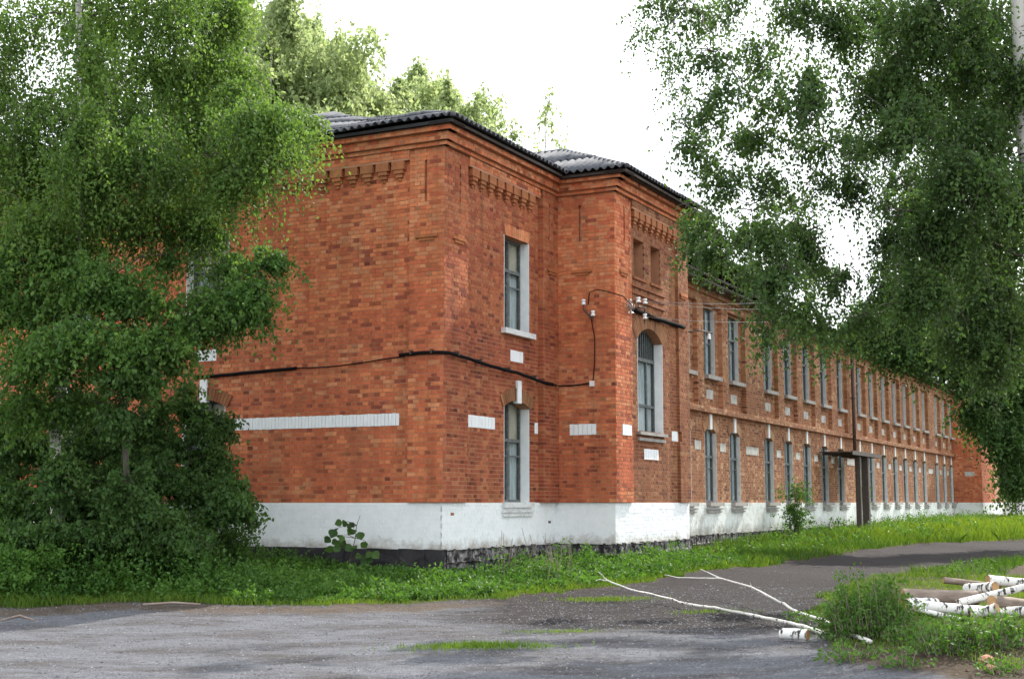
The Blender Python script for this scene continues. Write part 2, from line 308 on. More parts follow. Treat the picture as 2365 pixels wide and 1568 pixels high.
for nm, sel in (('ground', ~cs), ('road', cs)):
    q = Q[sel]; u, inv = np.unique(q, return_inverse=True); me = np_mesh(nm, V[u], inv.reshape(q.shape), M['ground'], smooth=True)
    at_ = me.attributes.new('mask', 'FLOAT_COLOR', 'POINT'); at_.data.foreach_set('color', MASK[u].astype(np.float32).ravel())
    tag(place(bpy.data.objects.new(nm, me)), kind='structure')

# ------------------------------------------------------------------ the brick building
B = empty('brick_building', C1 + ZUP * .25)
tag(B, 'long two storey red brick building with whitewashed plinth and corrugated grey roof', 'building')
CH = .08; Z0 = 1.6
BR = []      # bricks: (P, U, N, u0,u1,v0,v1,z0,z1, colour, wall object)
def brick_col(P, z, style):
    n1 = mnoise.noise(Vector((P.x * .45, P.y * .45, z * .5))); n2 = mnoise.noise(Vector((P.x * .35 + 9, P.y * .35, z * 1.1 + 5)))
    r = random.random()
    orange, red, dark, pale = (.58, .185, .078), (.50, .13, .058), (.30, .075, .042), (.60, .24, .115)
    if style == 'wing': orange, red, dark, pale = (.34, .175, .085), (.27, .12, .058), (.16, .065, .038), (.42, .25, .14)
    if style == 'side': orange, red, dark, pale = (.39, .12, .052), (.32, .082, .04), (.19, .048, .03), (.41, .15, .07)  # face B bricks: red palette darkened, the side face's shade put into brick colour
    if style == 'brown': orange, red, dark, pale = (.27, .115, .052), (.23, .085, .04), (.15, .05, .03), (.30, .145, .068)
    bd = .5 + .5 * math.sin(z * 4.1 + 1.2 * n2); pd = max(.015, (.05 + n1 * .10) * (.5 + bd) - max(0, z - 5.2) * .02); pp = max(0, .10 - n2 * .3 + max(0, z - 5.5) * .08)
    c = dark if r < pd else (pale if r > 1 - pp else (red if random.random() < (.72 if z < 4.9 else .4) + n2 * .5 else orange))
    k = random.uniform(.88, 1.12); return tuple(min(1, q * k) for q in c)
_bc = brick_col
def brick_col(P, z, style, hd=None):
    c = _bc(P, z, style)
    if hd and random.random() < (.16 if z < 5 else .07): c = tuple(q * .62 for q in c)
    return c
def lay(W, u0, u1, z0, z1, v=0.0, ex=(), style='red', proud=.006):
    """bricks in English bond over a rectangle of a wall, cut round the exclusions"""
    P, U, N, wo = W; k0 = math.ceil((z0 - Z0) / CH - 1e-6); k1 = math.floor((z1 - Z0) / CH + 1e-6)
    for k in range(k0, k1):
        jt = .0075 if Z0 + k * CH < 4.9 else .0055; za, zb = Z0 + k * CH + jt, Z0 + (k + 1) * CH - jt; zm = (za + zb) / 2
        ints = [(u0, u1)]
        for (a0, a1, b0, b1) in ex:
            if b0 < zm < b1:
                nw = []
                for (s, e) in ints:
                    if a1 <= s or a0 >= e: nw.append((s, e)); continue
                    if s < a0: nw.append((s, a0))
                    if e > a1: nw.append((a1, e))
                ints = nw
        pitch = .26 if k % 2 == 0 else .13; off = 0 if k % 2 == 0 else .065
        for (s, e) in ints:
            j = math.floor((s - off) / pitch)
            while True:
                a_ = off + j * pitch; b_ = a_ + pitch; j += 1
                if a_ >= e: break
                a2, b2 = max(a_, s), min(b_, e)
                if b2 - a2 < .035: continue
                pa = a2 + (jt if a_ > s + 1e-6 else -.004); pb = b2 - (jt if b_ < e - 1e-6 else -.004)
                full = a_ >= s and b_ <= e
                BR.append((P, U, N, pa, pb, (-.01 if .05 < v and (pa < s or pb > e) else v - .03), v + proud + random.uniform(-.003, .003), za + random.uniform(-.0015, .0015), zb, brick_col(P + U * pa, za, style, hd=pitch < .2), wo if full else None, pitch))
def backing(mb, W, u0, u1, z0, z1, v0, v1, opens=()):
    P, U, N, _ = W
    us = sorted({u0, u1, *[q for o in opens for q in (o[0], o[1]) if u0 < q < u1]})
    for a_, b_ in zip(us[:-1], us[1:]):
        mid = (a_ + b_) / 2; cuts = sorted((o[2], o[3]) for o in opens if o[0] < mid < o[1]); z = z0
        for (c, d) in cuts:
            if c > z: mb.wbox(P, U, N, a_, b_, v0, v1, z, c)
            z = max(z, d)
        if z < z1: mb.wbox(P, U, N, a_, b_, v0, v1, z, z1)
def wall_obj(name): # placeholder mesh filled later
    return MB()
def soldiers(mb, W, u0, u1, z0, z1, v=.012, pitch=.08, depth=.05):
    P, U, N, _ = W; n = max(1, round((u1 - u0) / pitch)); p = (u1 - u0) / n
    out = []
    for i in range(n):
        m = MB(); m.wbox(P, U, N, u0 + i * p + .004, u0 + (i + 1) * p - .004, -depth, v + random.uniform(-.002, .004), z0 + random.uniform(0, .006), z1 - random.uniform(0, .01)); out.append(m)
    return out
TOP = 8.76
# window openings per wall (u0,u1,z0,z1)
def win(c, wd, z0, z1): return (c - wd / 2, c + wd / 2, z0, z1)
RISE = .14
A_W = [5.62, 9.4, 13.2]
A_open = [win(c, 1.1, Z0, 3.54 + RISE) for c in A_W] + [win(c, 1.1, 5.13, 7.07) for c in A_W]
B_open = [win(3.07, 1.15, Z0, 3.54 + RISE), win(3.07, 1.15, 5.13, 7.07)]
B2_open = [(1.36, 2.93, 3.17, 5.55), (1.2, 1.86, 6.64, 7.52), (2.26, 2.9, 6.64, 7.52)]
WG = [10.2, 12.35, 14.5, 16.7, 20.2, 22.5, 24.85, 27.3, 29.8, 33.0, 35.2, 37.6, 40.0, 42.3, 44.7, 47.1, 50.6, 52.9, 55.1]
WT = 7.56
W_open = [win(c, 1.0, Z0, 3.54 + RISE) for c in WG] + [win(c, 1.0, 5.13, 7.07) for c in WG]
WALLS = {}
def add_wall(key, P, U, N, u0, u1, z1, opens, th=.45):
    me = bpy.data.meshes.new('wall'); o = bpy.data.objects.new('wall', me); place(o, B); me.materials.append(M['mortar'])
    W = (P, U, N, o); WALLS[key] = (W, MB(), opens); backing(WALLS[key][1], W, u0, u1, .2, z1, -th, 0, opens); return W
WA = add_wall('A', C1, AD, AN, .003, 16, TOP, A_open)
WB = add_wall('B', C1, BD, BN, .003, 4.94, TOP, B_open)
WA2 = add_wall('A2', IP, BN, AN, 0, 1.389, TOP, [])
WB2 = add_wall('B2', C2, BD, BN, .003, 4.607, TOP, B2_open)
WC3 = add_wall('C3', C3, -BN, BD, .003, 1.9, TOP, [])
WW = add_wall('W', WP, BD, BN, 9.3, 55.92, WT, W_open, th=.5)
PV = WP + BD * 55.9
WPA = add_wall('PA', PV, BN, AN, 0, 1.477, TOP, [])
PC = PV + BN * 1.48
WPB = add_wall('PB', PC, BD, BN, .003, 9, TOP, [])
# rear and end walls, plain
WE = add_wall('E', C1 + AD * 16, BD, -BN, .003, 22, TOP, [])
WR = add_wall('R', C1 + AD * 16 + BD * 22, BN, BD, 0, 16, TOP, [])
WRW = add_wall('RW', WP + AD * 10 + BD * 22, BD, -BN, 0, 43, WT, [])
WRE = add_wall('RE', WP + AD * 10 + BD * 65, BN, BD, 0, 11.5, WT, [])
# pilasters and cornices: raised layers
def layer(key, u0, u1, z0, z1, v, ex=(), style='red', eps=.003, bricks=True, ext0=True):
    """raised strip; ext0: wraps the outer corner at u=0"""
    W, mb, _ = WALLS[key]; backing(mb, W, u0 + (eps if ext0 else 0), u1, z0, z1, -.02, v, [(a, b, c, d) for a, b, c, d in ex])
    if bricks: lay(W, u0, u1, z0, z1, v, ex, style)
fan = lambda c, wd: (c - wd / 2 - .02, c + wd / 2 + .02, 3.54 - .0, 3.54 + RISE + .12)
fan2 = lambda c, wd: (c - wd / 2 - .02, c + wd / 2 + .02, 7.07, 7.31)
exA = A_open + [fan(c, 1.1) for c in A_W] + [fan2(c, 1.1) for c in A_W] + [(.92, 4.93, 3.04, 3.28)] + [(c - .29, c + .29, 4.48, 4.72) for c in A_W]
exB = B_open + [fan(3.07, 1.15), fan2(3.07, 1.15), (1.0, 2.1, 3.04, 3.28), (3.9, 4.06, 3.04, 3.28), (2.78, 3.36, 4.48, 4.72)]
lay(WA, .69, 12.6, Z0, 8.32, 0, exA)
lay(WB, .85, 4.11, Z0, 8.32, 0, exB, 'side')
# corner pilasters with a sunk slot
PVZ = .07
layer('A', -PVZ, .69, Z0, 8.32, PVZ, [(.3, .37, 7.26, 8.09)])
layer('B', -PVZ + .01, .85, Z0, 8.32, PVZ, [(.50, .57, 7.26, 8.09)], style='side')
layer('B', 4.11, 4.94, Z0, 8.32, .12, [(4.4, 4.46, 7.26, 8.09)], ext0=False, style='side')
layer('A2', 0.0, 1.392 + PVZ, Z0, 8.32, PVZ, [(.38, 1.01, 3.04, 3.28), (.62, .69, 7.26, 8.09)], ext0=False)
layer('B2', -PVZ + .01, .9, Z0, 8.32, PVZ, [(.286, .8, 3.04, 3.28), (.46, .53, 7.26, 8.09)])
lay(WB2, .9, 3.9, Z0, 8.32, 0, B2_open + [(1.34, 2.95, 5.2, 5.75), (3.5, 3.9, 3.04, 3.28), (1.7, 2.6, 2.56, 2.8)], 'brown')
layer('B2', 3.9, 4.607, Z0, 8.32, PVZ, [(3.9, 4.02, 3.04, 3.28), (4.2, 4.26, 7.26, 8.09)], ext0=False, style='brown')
lay(WC3, 0.01, 1.3, Z0, 8.32, 0)
lay(WPA, 0, 1.48, Z0, 8.6, 0, [(.6, 1.1, 3.04, 3.28)]); lay(WPB, 0, 5, Z0, 8.6, 0)
# wing: raised piers between sunk window bays on the upper floor, raised string courses
bays = [(c - .82, c + .82, 4.24, 7.12) for c in WG]
aprons = [(c - .3, c + .3, 4.48, 4.76) for c in WG]; mids = []
for a_, b_ in zip(WG[:-1], WG[1:]):
    m_ = (a_ + b_) / 2; hw = .27 if b_ - a_ < 3 else .65; mids.append((m_ - hw, m_ + hw, 3.04, 3.28))
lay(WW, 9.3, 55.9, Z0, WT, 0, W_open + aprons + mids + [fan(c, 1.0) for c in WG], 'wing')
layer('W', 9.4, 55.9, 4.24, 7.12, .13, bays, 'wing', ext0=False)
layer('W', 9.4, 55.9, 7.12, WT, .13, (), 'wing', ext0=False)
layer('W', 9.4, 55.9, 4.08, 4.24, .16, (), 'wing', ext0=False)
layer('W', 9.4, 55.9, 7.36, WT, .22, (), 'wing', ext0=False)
# stepped cornice round the taller block
for key, u1, st in (('A', 16, 'red'), ('B', 4.94, 'red'), ('A2', 1.392, 'red'), ('B2', 4.607, 'red'), ('C3', 1.9, 'red'), ('PA', 1.477, 'wing'), ('PB', 9, 'wing')):
    for (z0, z1, v, g_) in ((8.32, 8.40, .15, 0), (8.40, 8.56, .22, .0), (8.56, 8.72, .32, 0)):
        wr = key in ('A', 'B', 'B2', 'PB', 'C3')
        uu0 = (-v if wr else v if key in ('A2', 'PA') else 0); uu1 = u1 + (v if key in ('A2', 'B2', 'PA') else -v if key == 'B' else 0)
        if key == 'A2': uu0 = 0
        e = {'A': 0, 'B': .012, 'B2': .012, 'C3': .012, 'PB': .012}.get(key, 0)
        layer(key, uu0 + e, uu1 - (.0 if key != 'B2' else .006), z0, z1, v, (), st, ext0=wr)
# frieze of teeth and stepped corbels under the cornice
def corbel_mesh():
    m = MB(); m.box(-.14, .14, -.02, .115, .16, .322); m.box(-.10, .10, -.02, .098, .085, .157); m.box(-.07, .07, -.02, .07, .01, .082); m.box(-.035, .035, -.02, .04, -.05, .007)
    return m.mesh('corbel', M['brick1'])
CM = corbel_mesh()
def wallmat(W, u, v, z):
    P, U, N, _ = W; X = N.cross(ZUP) * -1
    mw = Matrix.Identity(4); mw.col[0][:3] = X; mw.col[1][:3] = N; mw.col[2][:3] = ZUP; mw.translation = P + U * u + N * v + ZUP * z
    if X.cross(N).z < 0: mw.col[0][:3] = -X
    return mw
for W, s0, s1, key in ((WA, .95, 11.6, 'A'), (WB, 1.1, 3.9, 'B'), (WB2, 1.15, 3.7, 'B2')):
    n = int((s1 - s0) / .36)
    for i in range(n + 1):
        o = bpy.data.objects.new('corbel', CM); place(o, W[3], wallmat(W, s0 + i * .36, 0, 7.80)); o.color = (.40 * random.uniform(.9, 1.08), .15, .065, 1)
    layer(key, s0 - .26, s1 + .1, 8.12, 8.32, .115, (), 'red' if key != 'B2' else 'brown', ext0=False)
# little stepped consoles at the pilasters
cm = MB(); cm.box(-.24, .24, -.02, .05, .06, .12); cm.box(-.17, .17, -.02, .03, 0, .06); CM2 = cm.mesh('console', M['brick1'])
for W, u, v in ((WA, .31, PVZ), (WB, .47, PVZ), (WB, 4.52, .12), (WA2, .7, PVZ), (WB2, .42, PVZ), (WB2, 4.23, PVZ)):
    o = bpy.data.objects.new('console', CM2); place(o, W[3], wallmat(W, u, v, 6.52)); o.color = (.42, .15, .06, 1)
    cmm = MB(); P, U, N, _ = W; cmm.wbox(P, U, N, u - .03, u + .03, v - .01, v + .03, 7.12, 7.2)
# string lines below the niches of the side bay
for z in (6.40, 6.24, 6.08):
    m = MB(); m.wbox(*WB2[:3], 1.0, 3.1, -.01, .05, z, z + .07); o = m.obj('string_course', M['brick1'], WB2[3]); o.color = (.25, .09, .04, 1)
m = MB(); m.wbox(*WB2[:3], 1.12, 1.94, -.25, .05, 6.58, 6.64); m.wbox(*WB2[:3], 2.18, 2.98, -.25, .05, 6.58, 6.64); o = m.obj('niche_sill', M['brick1'], WB2[3]); o.color = (.3, .11, .05, 1)
for (a_, b_) in ((1.2, 1.86), (2.26, 2.9)):
    m = MB(); m.wbox(*WB2[:3], a_ - .05, b_ + .05, -.36, -.26, 6.5, 7.6); o = m.obj('niche_back', M['brick1'], WB2[3]); o.color = (.22, .12, .06, 1)
# segmental arches: flush infill above the curve, voussoirs as bricks
VO = []
def arch(W, c, wd, zs, rise, style, hood=.26, v=.03, thick=.24, wood=False):
    P, U, N, wo = W; hw = wd / 2; r = (hw * hw + rise * rise) / (2 * rise); zc = zs + rise - r; m = MB(); n = 12
    A_ = [(c - hw + wd * i / n) for i in range(n + 1)]; zz = [zc + math.sqrt(max(0, r * r - (a_ - c) ** 2)) for a_ in A_]
    for i in range(n):
        q = lambda u, vv, z: P + U * u + N * vv + ZUP * z
        m.box8([q(A_[i], -thick, zz[i]), q(A_[i+1], -thick, zz[i+1]), q(A_[i+1], -.004, zz[i+1]), q(A_[i], -.004, zz[i]), q(A_[i], -thick, zs+rise+.02), q(A_[i+1], -thick, zs+rise+.02), q(A_[i+1], -.004, zs+rise+.02), q(A_[i], -.004, zs+rise+.02)])
    m.obj('arch', M['mortar'], wo)
    amax = math.asin(min(1, (hw + .02) / r)) * 1.06; nb = max(7, round(2 * amax * (r + hood / 2) / .085)); 
    for i in range(nb):
        t0 = -amax + 2 * amax * i / nb + .004 / r; t1 = -amax + 2 * amax * (i + 1) / nb - .004 / r
        f = lambda t, rr, vv: P + U * (c + math.sin(t) * rr) + N * vv + ZUP * (zc + math.cos(t) * rr)
        VO.append(([f(t0, r, -.1), f(t1, r, -.1), f(t1, r, v), f(t0, r, v), f(t0, r + hood, -.1), f(t1, r + hood, -.1), f(t1, r + hood, v), f(t0, r + hood, v)], brick_col(P + U * c, zs + i, style)))
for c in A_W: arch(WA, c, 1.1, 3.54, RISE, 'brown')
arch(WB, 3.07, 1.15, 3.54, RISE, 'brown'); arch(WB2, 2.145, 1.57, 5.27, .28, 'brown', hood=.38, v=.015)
for c in WG: arch(WW, c, 1.0, 3.54, RISE, 'wing', v=.02)
def flat_fan(W, c, wd, z0, h, style, v=.008):
    P, U, N, _ = W; n = round(wd / .085)
    for i in range(n):
        t0 = -1 + 2 * i / n; t1 = -1 + 2 * (i + 1) / n; f = lambda t, z, vv, e: P + U * (c + t * (wd / 2 + (z - z0) * .35) + e) + N * vv + ZUP * z
        VO.append(([f(t0, z0, -.05, .003), f(t1, z0, -.05, -.003), f(t1, z0, v, -.003), f(t0, z0, v, .003), f(t0, z0+h, -.05, .003), f(t1, z0+h, -.05, -.003), f(t1, z0+h, v, -.003), f(t0, z0+h, v, .003)], brick_col(P + U * c, z0 + i, style)))
for c in A_W: flat_fan(WA, c, 1.1, 7.07, .24, 'red')
flat_fan(WB, 3.07, 1.15, 7.07, .24, 'red')
# fill the mortar walls
for key, (W, mb, _) in WALLS.items():
    me = W[3].data; me.from_pydata(mb.v, [], mb.f)
# individual bricks: the ~290 whole ones that show largest; the rest joined
def bdist(b):
    c = b[0] + b[1] * b[3]; return math.hypot(c.x, c.y) + abs(b[7] - 2.4) * .35 + (0 if b[2] is AN else 1.2)
idx = [i for i, b in enumerate(BR) if b[10] is not None and b[11] == .26 and b[0] in (C1,) and b[2] is AN]
idx.sort(key=lambda i: bdist(BR[i])); single = set(idx[:290])
bm_ = MB(); bm_.box(0, .25, -.03, .006, 0, .07); BM = bm_.mesh('brick', M['brick1'])
for i in idx[:290]:
    b = BR[i]; P, U, N = b[0], b[1], b[2]; mw = Matrix.Identity(4)
    mw.col[0][:3] = U; mw.col[1][:3] = N; mw.col[2][:3] = ZUP; mw.translation = P + U * b[3] + N * (b[6] - .006) + ZUP * b[7]
    o = bpy.data.objects.new('brick', BM); place(o, b[10], mw); o.color = (*b[9], 1)
rest = [b for i, b in enumerate(BR) if i not in single]
def joined_bricks(name, rest, extra, material):
    n = len(rest); P = np.array([b[0] for b in rest]); U = np.array([b[1] for b in rest]); Nn = np.array([b[2] for b in rest]); a = np.array([b[3:9] for b in rest]); c = np.array([b[9] for b in rest])
    Vs = np.zeros((n, 8, 3))
    for k, (iu, iv, iz) in enumerate([(0,0,0),(1,0,0),(1,1,0),(0,1,0),(0,0,1),(1,0,1),(1,1,1),(0,1,1)]):
        Vs[:, k] = P + U * a[:, 0+iu][:, None] + Nn * a[:, 2+iv][:, None]; Vs[:, k, 2] += a[:, 4+iz]
    if extra:
        Vs = np.concatenate([Vs, np.array([[tuple(q) for q in e[0]] for e in extra])]); c = np.concatenate([c, np.array([e[1] for e in extra])]); n = len(Vs)
    fs = np.array([(0,3,2,1),(4,5,6,7),(1,2,6,5),(2,3,7,6),(3,0,4,7)]); Fq = (np.arange(n)[:, None, None] * 8 + fs[None]).reshape(-1, 4)
    o = bpy.data.objects.new(name, np_mesh(name, Vs.reshape(-1, 3), Fq, material, tone=np.repeat(c, 5, axis=0))); place(o, B); tag(o, kind='stuff'); return o
joined_bricks('brickwork', rest, VO, M['brick'])
# whitewashed plinth with its brick courses
PL = []
BRsave = BR; BR = []
pl = 'white'; plo = 'whiteold'
for W, u0, u1, v, tgt in ((WA, -.02, 16, .02, pl), (WB, -.02, 4.94, .02, pl), (WA2, 0, 1.41, .021, pl), (WB2, -.02, 4.607, .02, pl), (WC3, -.02, 1.9, .02, plo), (WW, 9.3, 55.9, .06, plo), (WPA, 0, 1.5, .021, plo), (WPB, -.02, 9, .02, pl)):
    mq = MB(); mq.wbox(*W[:3], u0 + .004, u1, -.01, v - .004, .72, Z0 - .01); mq.obj('plinth', M[tgt], B, label='stained and flaking whitewashed plinth' if tgt == 'whiteold' else None)
def painted(name, walls, m):
    global BR
    BR = []
    for W, u0, u1, v in walls:
        lay(W, u0, u1, .80, Z0, v, (), 'red', proud=.001)
        P, U, N, _ = W; u = u0
        while u < u1:      # ragged lowest course
            BR.append((P, U, N, u, min(u + .25, u1), v - .03, v + .001, .73 + random.uniform(-.01, .03), .795, (.8, .8, .8), None, .26)); u += .26
    o = joined_bricks(name, BR, [], m); return o
painted('painted_brickwork', [(WA, -.02, 12, .02), (WB, -.01, 4.93, .02), (WA2, 0, 1.41, .021), (WB2, -.01, 4.607, .02)], M['white'])
painted('flaking_brickwork', [(WC3, -.01, 1.2, .02), (WW, 9.4, 55.9, .06), (WPA, 0, 1.5, .021), (WPB, 0, 4, .02)], M['whiteold'])
BR = BRsave
# white soldier bands: every brick a part of its wall
def band(W, u0, u1, z0=3.04, z1=3.28, material='white', v=.012, pitch=.08):
    for m in soldiers(None, W, u0, u1, z0, z1, v, pitch): m.obj('band_brick', M[material], W[3])
band(WA, .92, 4.93); band(WB, 1.0, 2.1, pitch=.13); band(WB, 3.9, 4.06); band(WA2, .38, 1.01, v=PVZ + .012, pitch=.1); band(WB2, .286, .8, v=PVZ + .012, pitch=.13); band(WB2, 3.5, 3.9, pitch=.13)
band(WB, 2.78, 3.36, 4.48, 4.72, pitch=.14); band(WB2, 1.7, 2.6, 2.56, 2.80, pitch=.13)
for c in A_W[:2]: band(WA, c - .29, c + .29, 4.48, 4.72, pitch=.1)
for i, (a_, b_, c_, d_) in enumerate(mids):
    m = MB(); m.wbox(*WW[:3], a_ + .01, b_ - .01, -.03, .012, c_, d_); m.obj('white_panel', M['panel'], WW[3])
for c in WG:
    m = MB(); m.wbox(*WW[:3], c - .29, c + .29, -.03, .012, 4.49, 4.75); m.obj('white_panel', M['panel'], WW[3])
m = MB(); m.wbox(*WPA[:3], .6, 1.1, -.03, .012, 3.04, 3.28); m.obj('white_panel', M['panel'], WPA[3])
# keystones
for W, c, mt in [(WA, x, 'white') for x in A_W[:2]] + [(WB, 3.12, 'white')] + [(WW, x, 'jamb') for x in WG]:
    m = MB(); m.wbox(*W[:3], c - .09, c + .09, -.05, .055 if W is not WW else .045, 3.54 + RISE - .05, 4.1 if W is not WW else 4.06); m.obj('keystone', M[mt], W[3])
# rubble stone foundation
def stones(W, u0, u1, zb, step=.5, vv=.05, material='stone'):
    P, U, N, wo = W; rows = [(.49, .725), (.26, .485), (zb, .255)]
    for r_, (z0, z1) in enumerate(rows):
        if z1 <= zb: continue
        u = u0 - (r_ % 2) * .22
        while u < u1:
            l = random.uniform(.34, .75); a_, b_ = max(u, u0), min(u + l, u1)
            if b_ - a_ > .08:
                bm = bmesh.new(); bmesh.ops.create_cube(bm, size=1)
                pv = vv + random.uniform(-.01, .05)
                for v in bm.verts:
                    uu = a_ + .008 if v.co.x < 0 else b_ - .008; zz = z0 + .006 if v.co.z < 0 else z1 - .006; vq = -.05 if v.co.y < 0 else pv
                    v.co = P + U * uu + N * vq + ZUP * zz
                bmesh.ops.bevel(bm, geom=list(bm.edges), offset=.022, segments=1, affect='EDGES')
                bmesh.ops.subdivide_edges(bm, edges=[e for e in bm.edges if e.calc_length() > .15], cuts=2)
                for v in bm.verts: v.co += N * random.uniform(-.014, .014) + ZUP * random.uniform(-.008, .008)
                me = bpy.data.meshes.new('stone'); bm.to_mesh(me); bm.free(); me.materials.append(M[material]); o = bpy.data.objects.new('stone', me); place(o, wo)
            u += l
stones(WA, -.09, 5.5, .1, material='tar'); stones(WB, -.02, 4.93, .2); stones(WA2, 0, 1.44, .25); stones(WB2, -.02, 4.6, .3); stones(WC3, 0, 1.1, .3); stones(WW, 9.4, 24, .45)
m = MB(); m.wbox(*WA[:3], 5.5, 16, -.02, .05, .05, .72); m.wbox(*WW[:3], 24, 55.9, -.02, .05, .3, .72); m.wbox(*WPA[:3], 0, 1.5, -.02, .05, .3, .72); m.obj('foundation', M['tar'], B)

# ---- windows
WMESH = {}
def window_meshes(kind):
    """local: x along wall, y outward (wall plane 0), z up from the opening's foot"""
    if kind in WMESH: return WMESH[kind]
    wd, h, rise, style = {'up': (1.1, 1.94, 0, 'std'), 'low': (1.1, 1.94, RISE, 'std'), 'upB': (1.15, 1.94, 0, 'std'), 'lowB': (1.15, 1.94, RISE, 'std'), 'wup': (1.0, 1.94, 0, 'old'), 'wlow': (1.0, 1.94, RISE, 'old'), 'big': (1.57, 2.10, .28, 'big')}[kind]
    hw = wd / 2; y0, y1 = (-.24, -.19) if style != 'old' else (-.15, -.10); H = h + rise; f = MB(); fw = .055
    f.box(-hw, -hw + fw, y0, y1, 0, H); f.box(hw - fw, hw, y0, y1, 0, H); f.box(-hw + fw, hw - fw, y0, y1, 0, fw); f.box(-hw + fw, hw - fw, y0, y1, H - fw, H)
    if style == 'big':
        zs = [fw, .63, 1.68, H - fw]; f.box(-hw + fw, hw - fw, y0, y1 + .02, 1.64, 1.72); f.box(-hw + fw, hw - fw, y0, y1, .60, .66)
        for x in (-.28, .28): f.box(x - .03, x + .03, y0, y1, fw, 1.64)
        n = 11
        for i in range(1, n): x = -hw + fw + (wd - 2 * fw) * i / n; f.box(x - .014, x + .014, y0 + .01, y1 - .005, 1.72, H - fw)
        panes = [(x0, x1, z0, z1) for (x0, x1) in ((-hw + fw, -.31), (-.25, .25), (.31, hw - fw)) for (z0, z1) in ((fw, .6), (.66, 1.64))] + [(-hw + fw, hw - fw, 1.72, H - fw)]
    else:
        t1, t2 = h * .49, h * .655; f.box(-.03, .03, y0, y1 + .01, fw, H - fw); f.box(-hw + fw, hw - fw, y0 - .005, y1 + .02, t2 - .035, t2 + .035)
        for s in (-1, 1): f.box(min(s * .03, s * (hw - fw)), max(s * .03, s * (hw - fw)), y0 + .005, y1 - .005, t1 - .015, t1 + .015)
        for s in (-1, 1): # casement stiles
            f.box(s * .03 if s > 0 else -.065, .065 if s > 0 else -.03, y0, y1, fw, t2 - .035)
        panes = [(min(s * .05, s * (hw - fw)), max(s * .05, s * (hw - fw)), z0, z1) for s in (-1, 1) for (z0, z1) in ((fw, t1 - .015), (t1 + .015, t2 - .035), (t2 + .035, H - fw))]
    fm = f.mesh('window', M['frame']); pm = []
    for (x0, x1, z0, z1) in panes: q = MB(); q.box(x0, x1, y0 + .02, y0 + .026, z0, z1); pm.append(q.mesh('pane', M['glass']))
    # curtain in soft folds, beige board behind the fanlight
    c = MB(); n = 46; zt = (h * .655 if style != 'big' else 1.66)
    for i in range(n + 1):
        x = -hw + .03 + (wd - .06) * i / n; yy = y0 - .05 + .022 * math.sin(i * 1.25) + .012 * math.sin(i * .5)
        c.v += [(x, yy, .02), (x, yy, zt)]
        if i: b = len(c.v) - 4; c.f.append((b, b + 2, b + 3, b + 1))
    cm_ = c.mesh('curtain', M['curtain'], True)
    d = MB(); d.box(-hw, hw, y0 - .03, y0 - .02, zt, H); dm = d.mesh('fanlight_board', M['ply'] if style == 'std' else M['dark' if style == 'big' else 'curtain'])
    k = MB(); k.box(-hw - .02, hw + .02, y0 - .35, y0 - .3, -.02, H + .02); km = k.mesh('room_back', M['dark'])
    rv = MB()
    jv = .0 if style != 'old' else 0
    for s in (-1, 1):
        x0, x1 = (s * hw, s * (hw - .012)); rv.box(min(x0, x1), max(x0, x1), y1, jv + .012, 0, h if rise else H)
    rm = rv.mesh('reveal', M['jamb'] if style != 'old' else M['jambold'])
    sl = MB()
    if kind in ('up', 'upB', 'wup'):
        sl.box(-hw - .12, hw + .12, y1, .12 if style == 'std' else .2, -.11, -.0); sm = M['sillw'] if style == 'std' else M['sill']
    elif kind == 'big': sl.box(-hw - .08, hw + .08, y1, .10, -.07, 0.0); sl.box(-hw - .04, hw + .04, -.02, .06, -.2, -.13); sm = M['sill']
    else:
        sl.box(-hw - .1, hw + .1, y1, .10 if style == 'std' else .19, -.10, 0.004); sl.box(-hw - .13, hw + .13, 0, .075 if style == 'std' else .15, -.2, -.16); sl.box(-hw - .08, hw + .08, 0, .06 if style == 'std' else .13, -.28, -.24); sm = M['sillw'] if style == 'std' else M['sill']
    slm = sl.mesh('sill', sm)
    WMESH[kind] = (fm, pm, cm_, dm, km, rm, slm); return WMESH[kind]
def add_window(W, c, z, kind):
    fm, pm, cm_, dm, km, rm, slm = window_meshes(kind); mw = wallmat(W, c, 0, z)
    wo = place(bpy.data.objects.new('window', fm), B, mw)
    for nm, me in [('pane', q) for q in pm] + [('curtain', cm_), ('fanlight_board', dm), ('room_back', km), ('reveal', rm), ('sill', slm)]:
        place(bpy.data.objects.new(nm, me), wo, mw)
for c in A_W: add_window(WA, c, Z0, 'low'); add_window(WA, c, 5.13, 'up')
add_window(WB, 3.07, Z0, 'lowB'); add_window(WB, 3.07, 5.13, 'upB'); add_window(WB2, 2.145, 3.17, 'big')
for c in WG: add_window(WW, c, Z0, 'wlow'); add_window(WW, c, 5.13, 'wup')

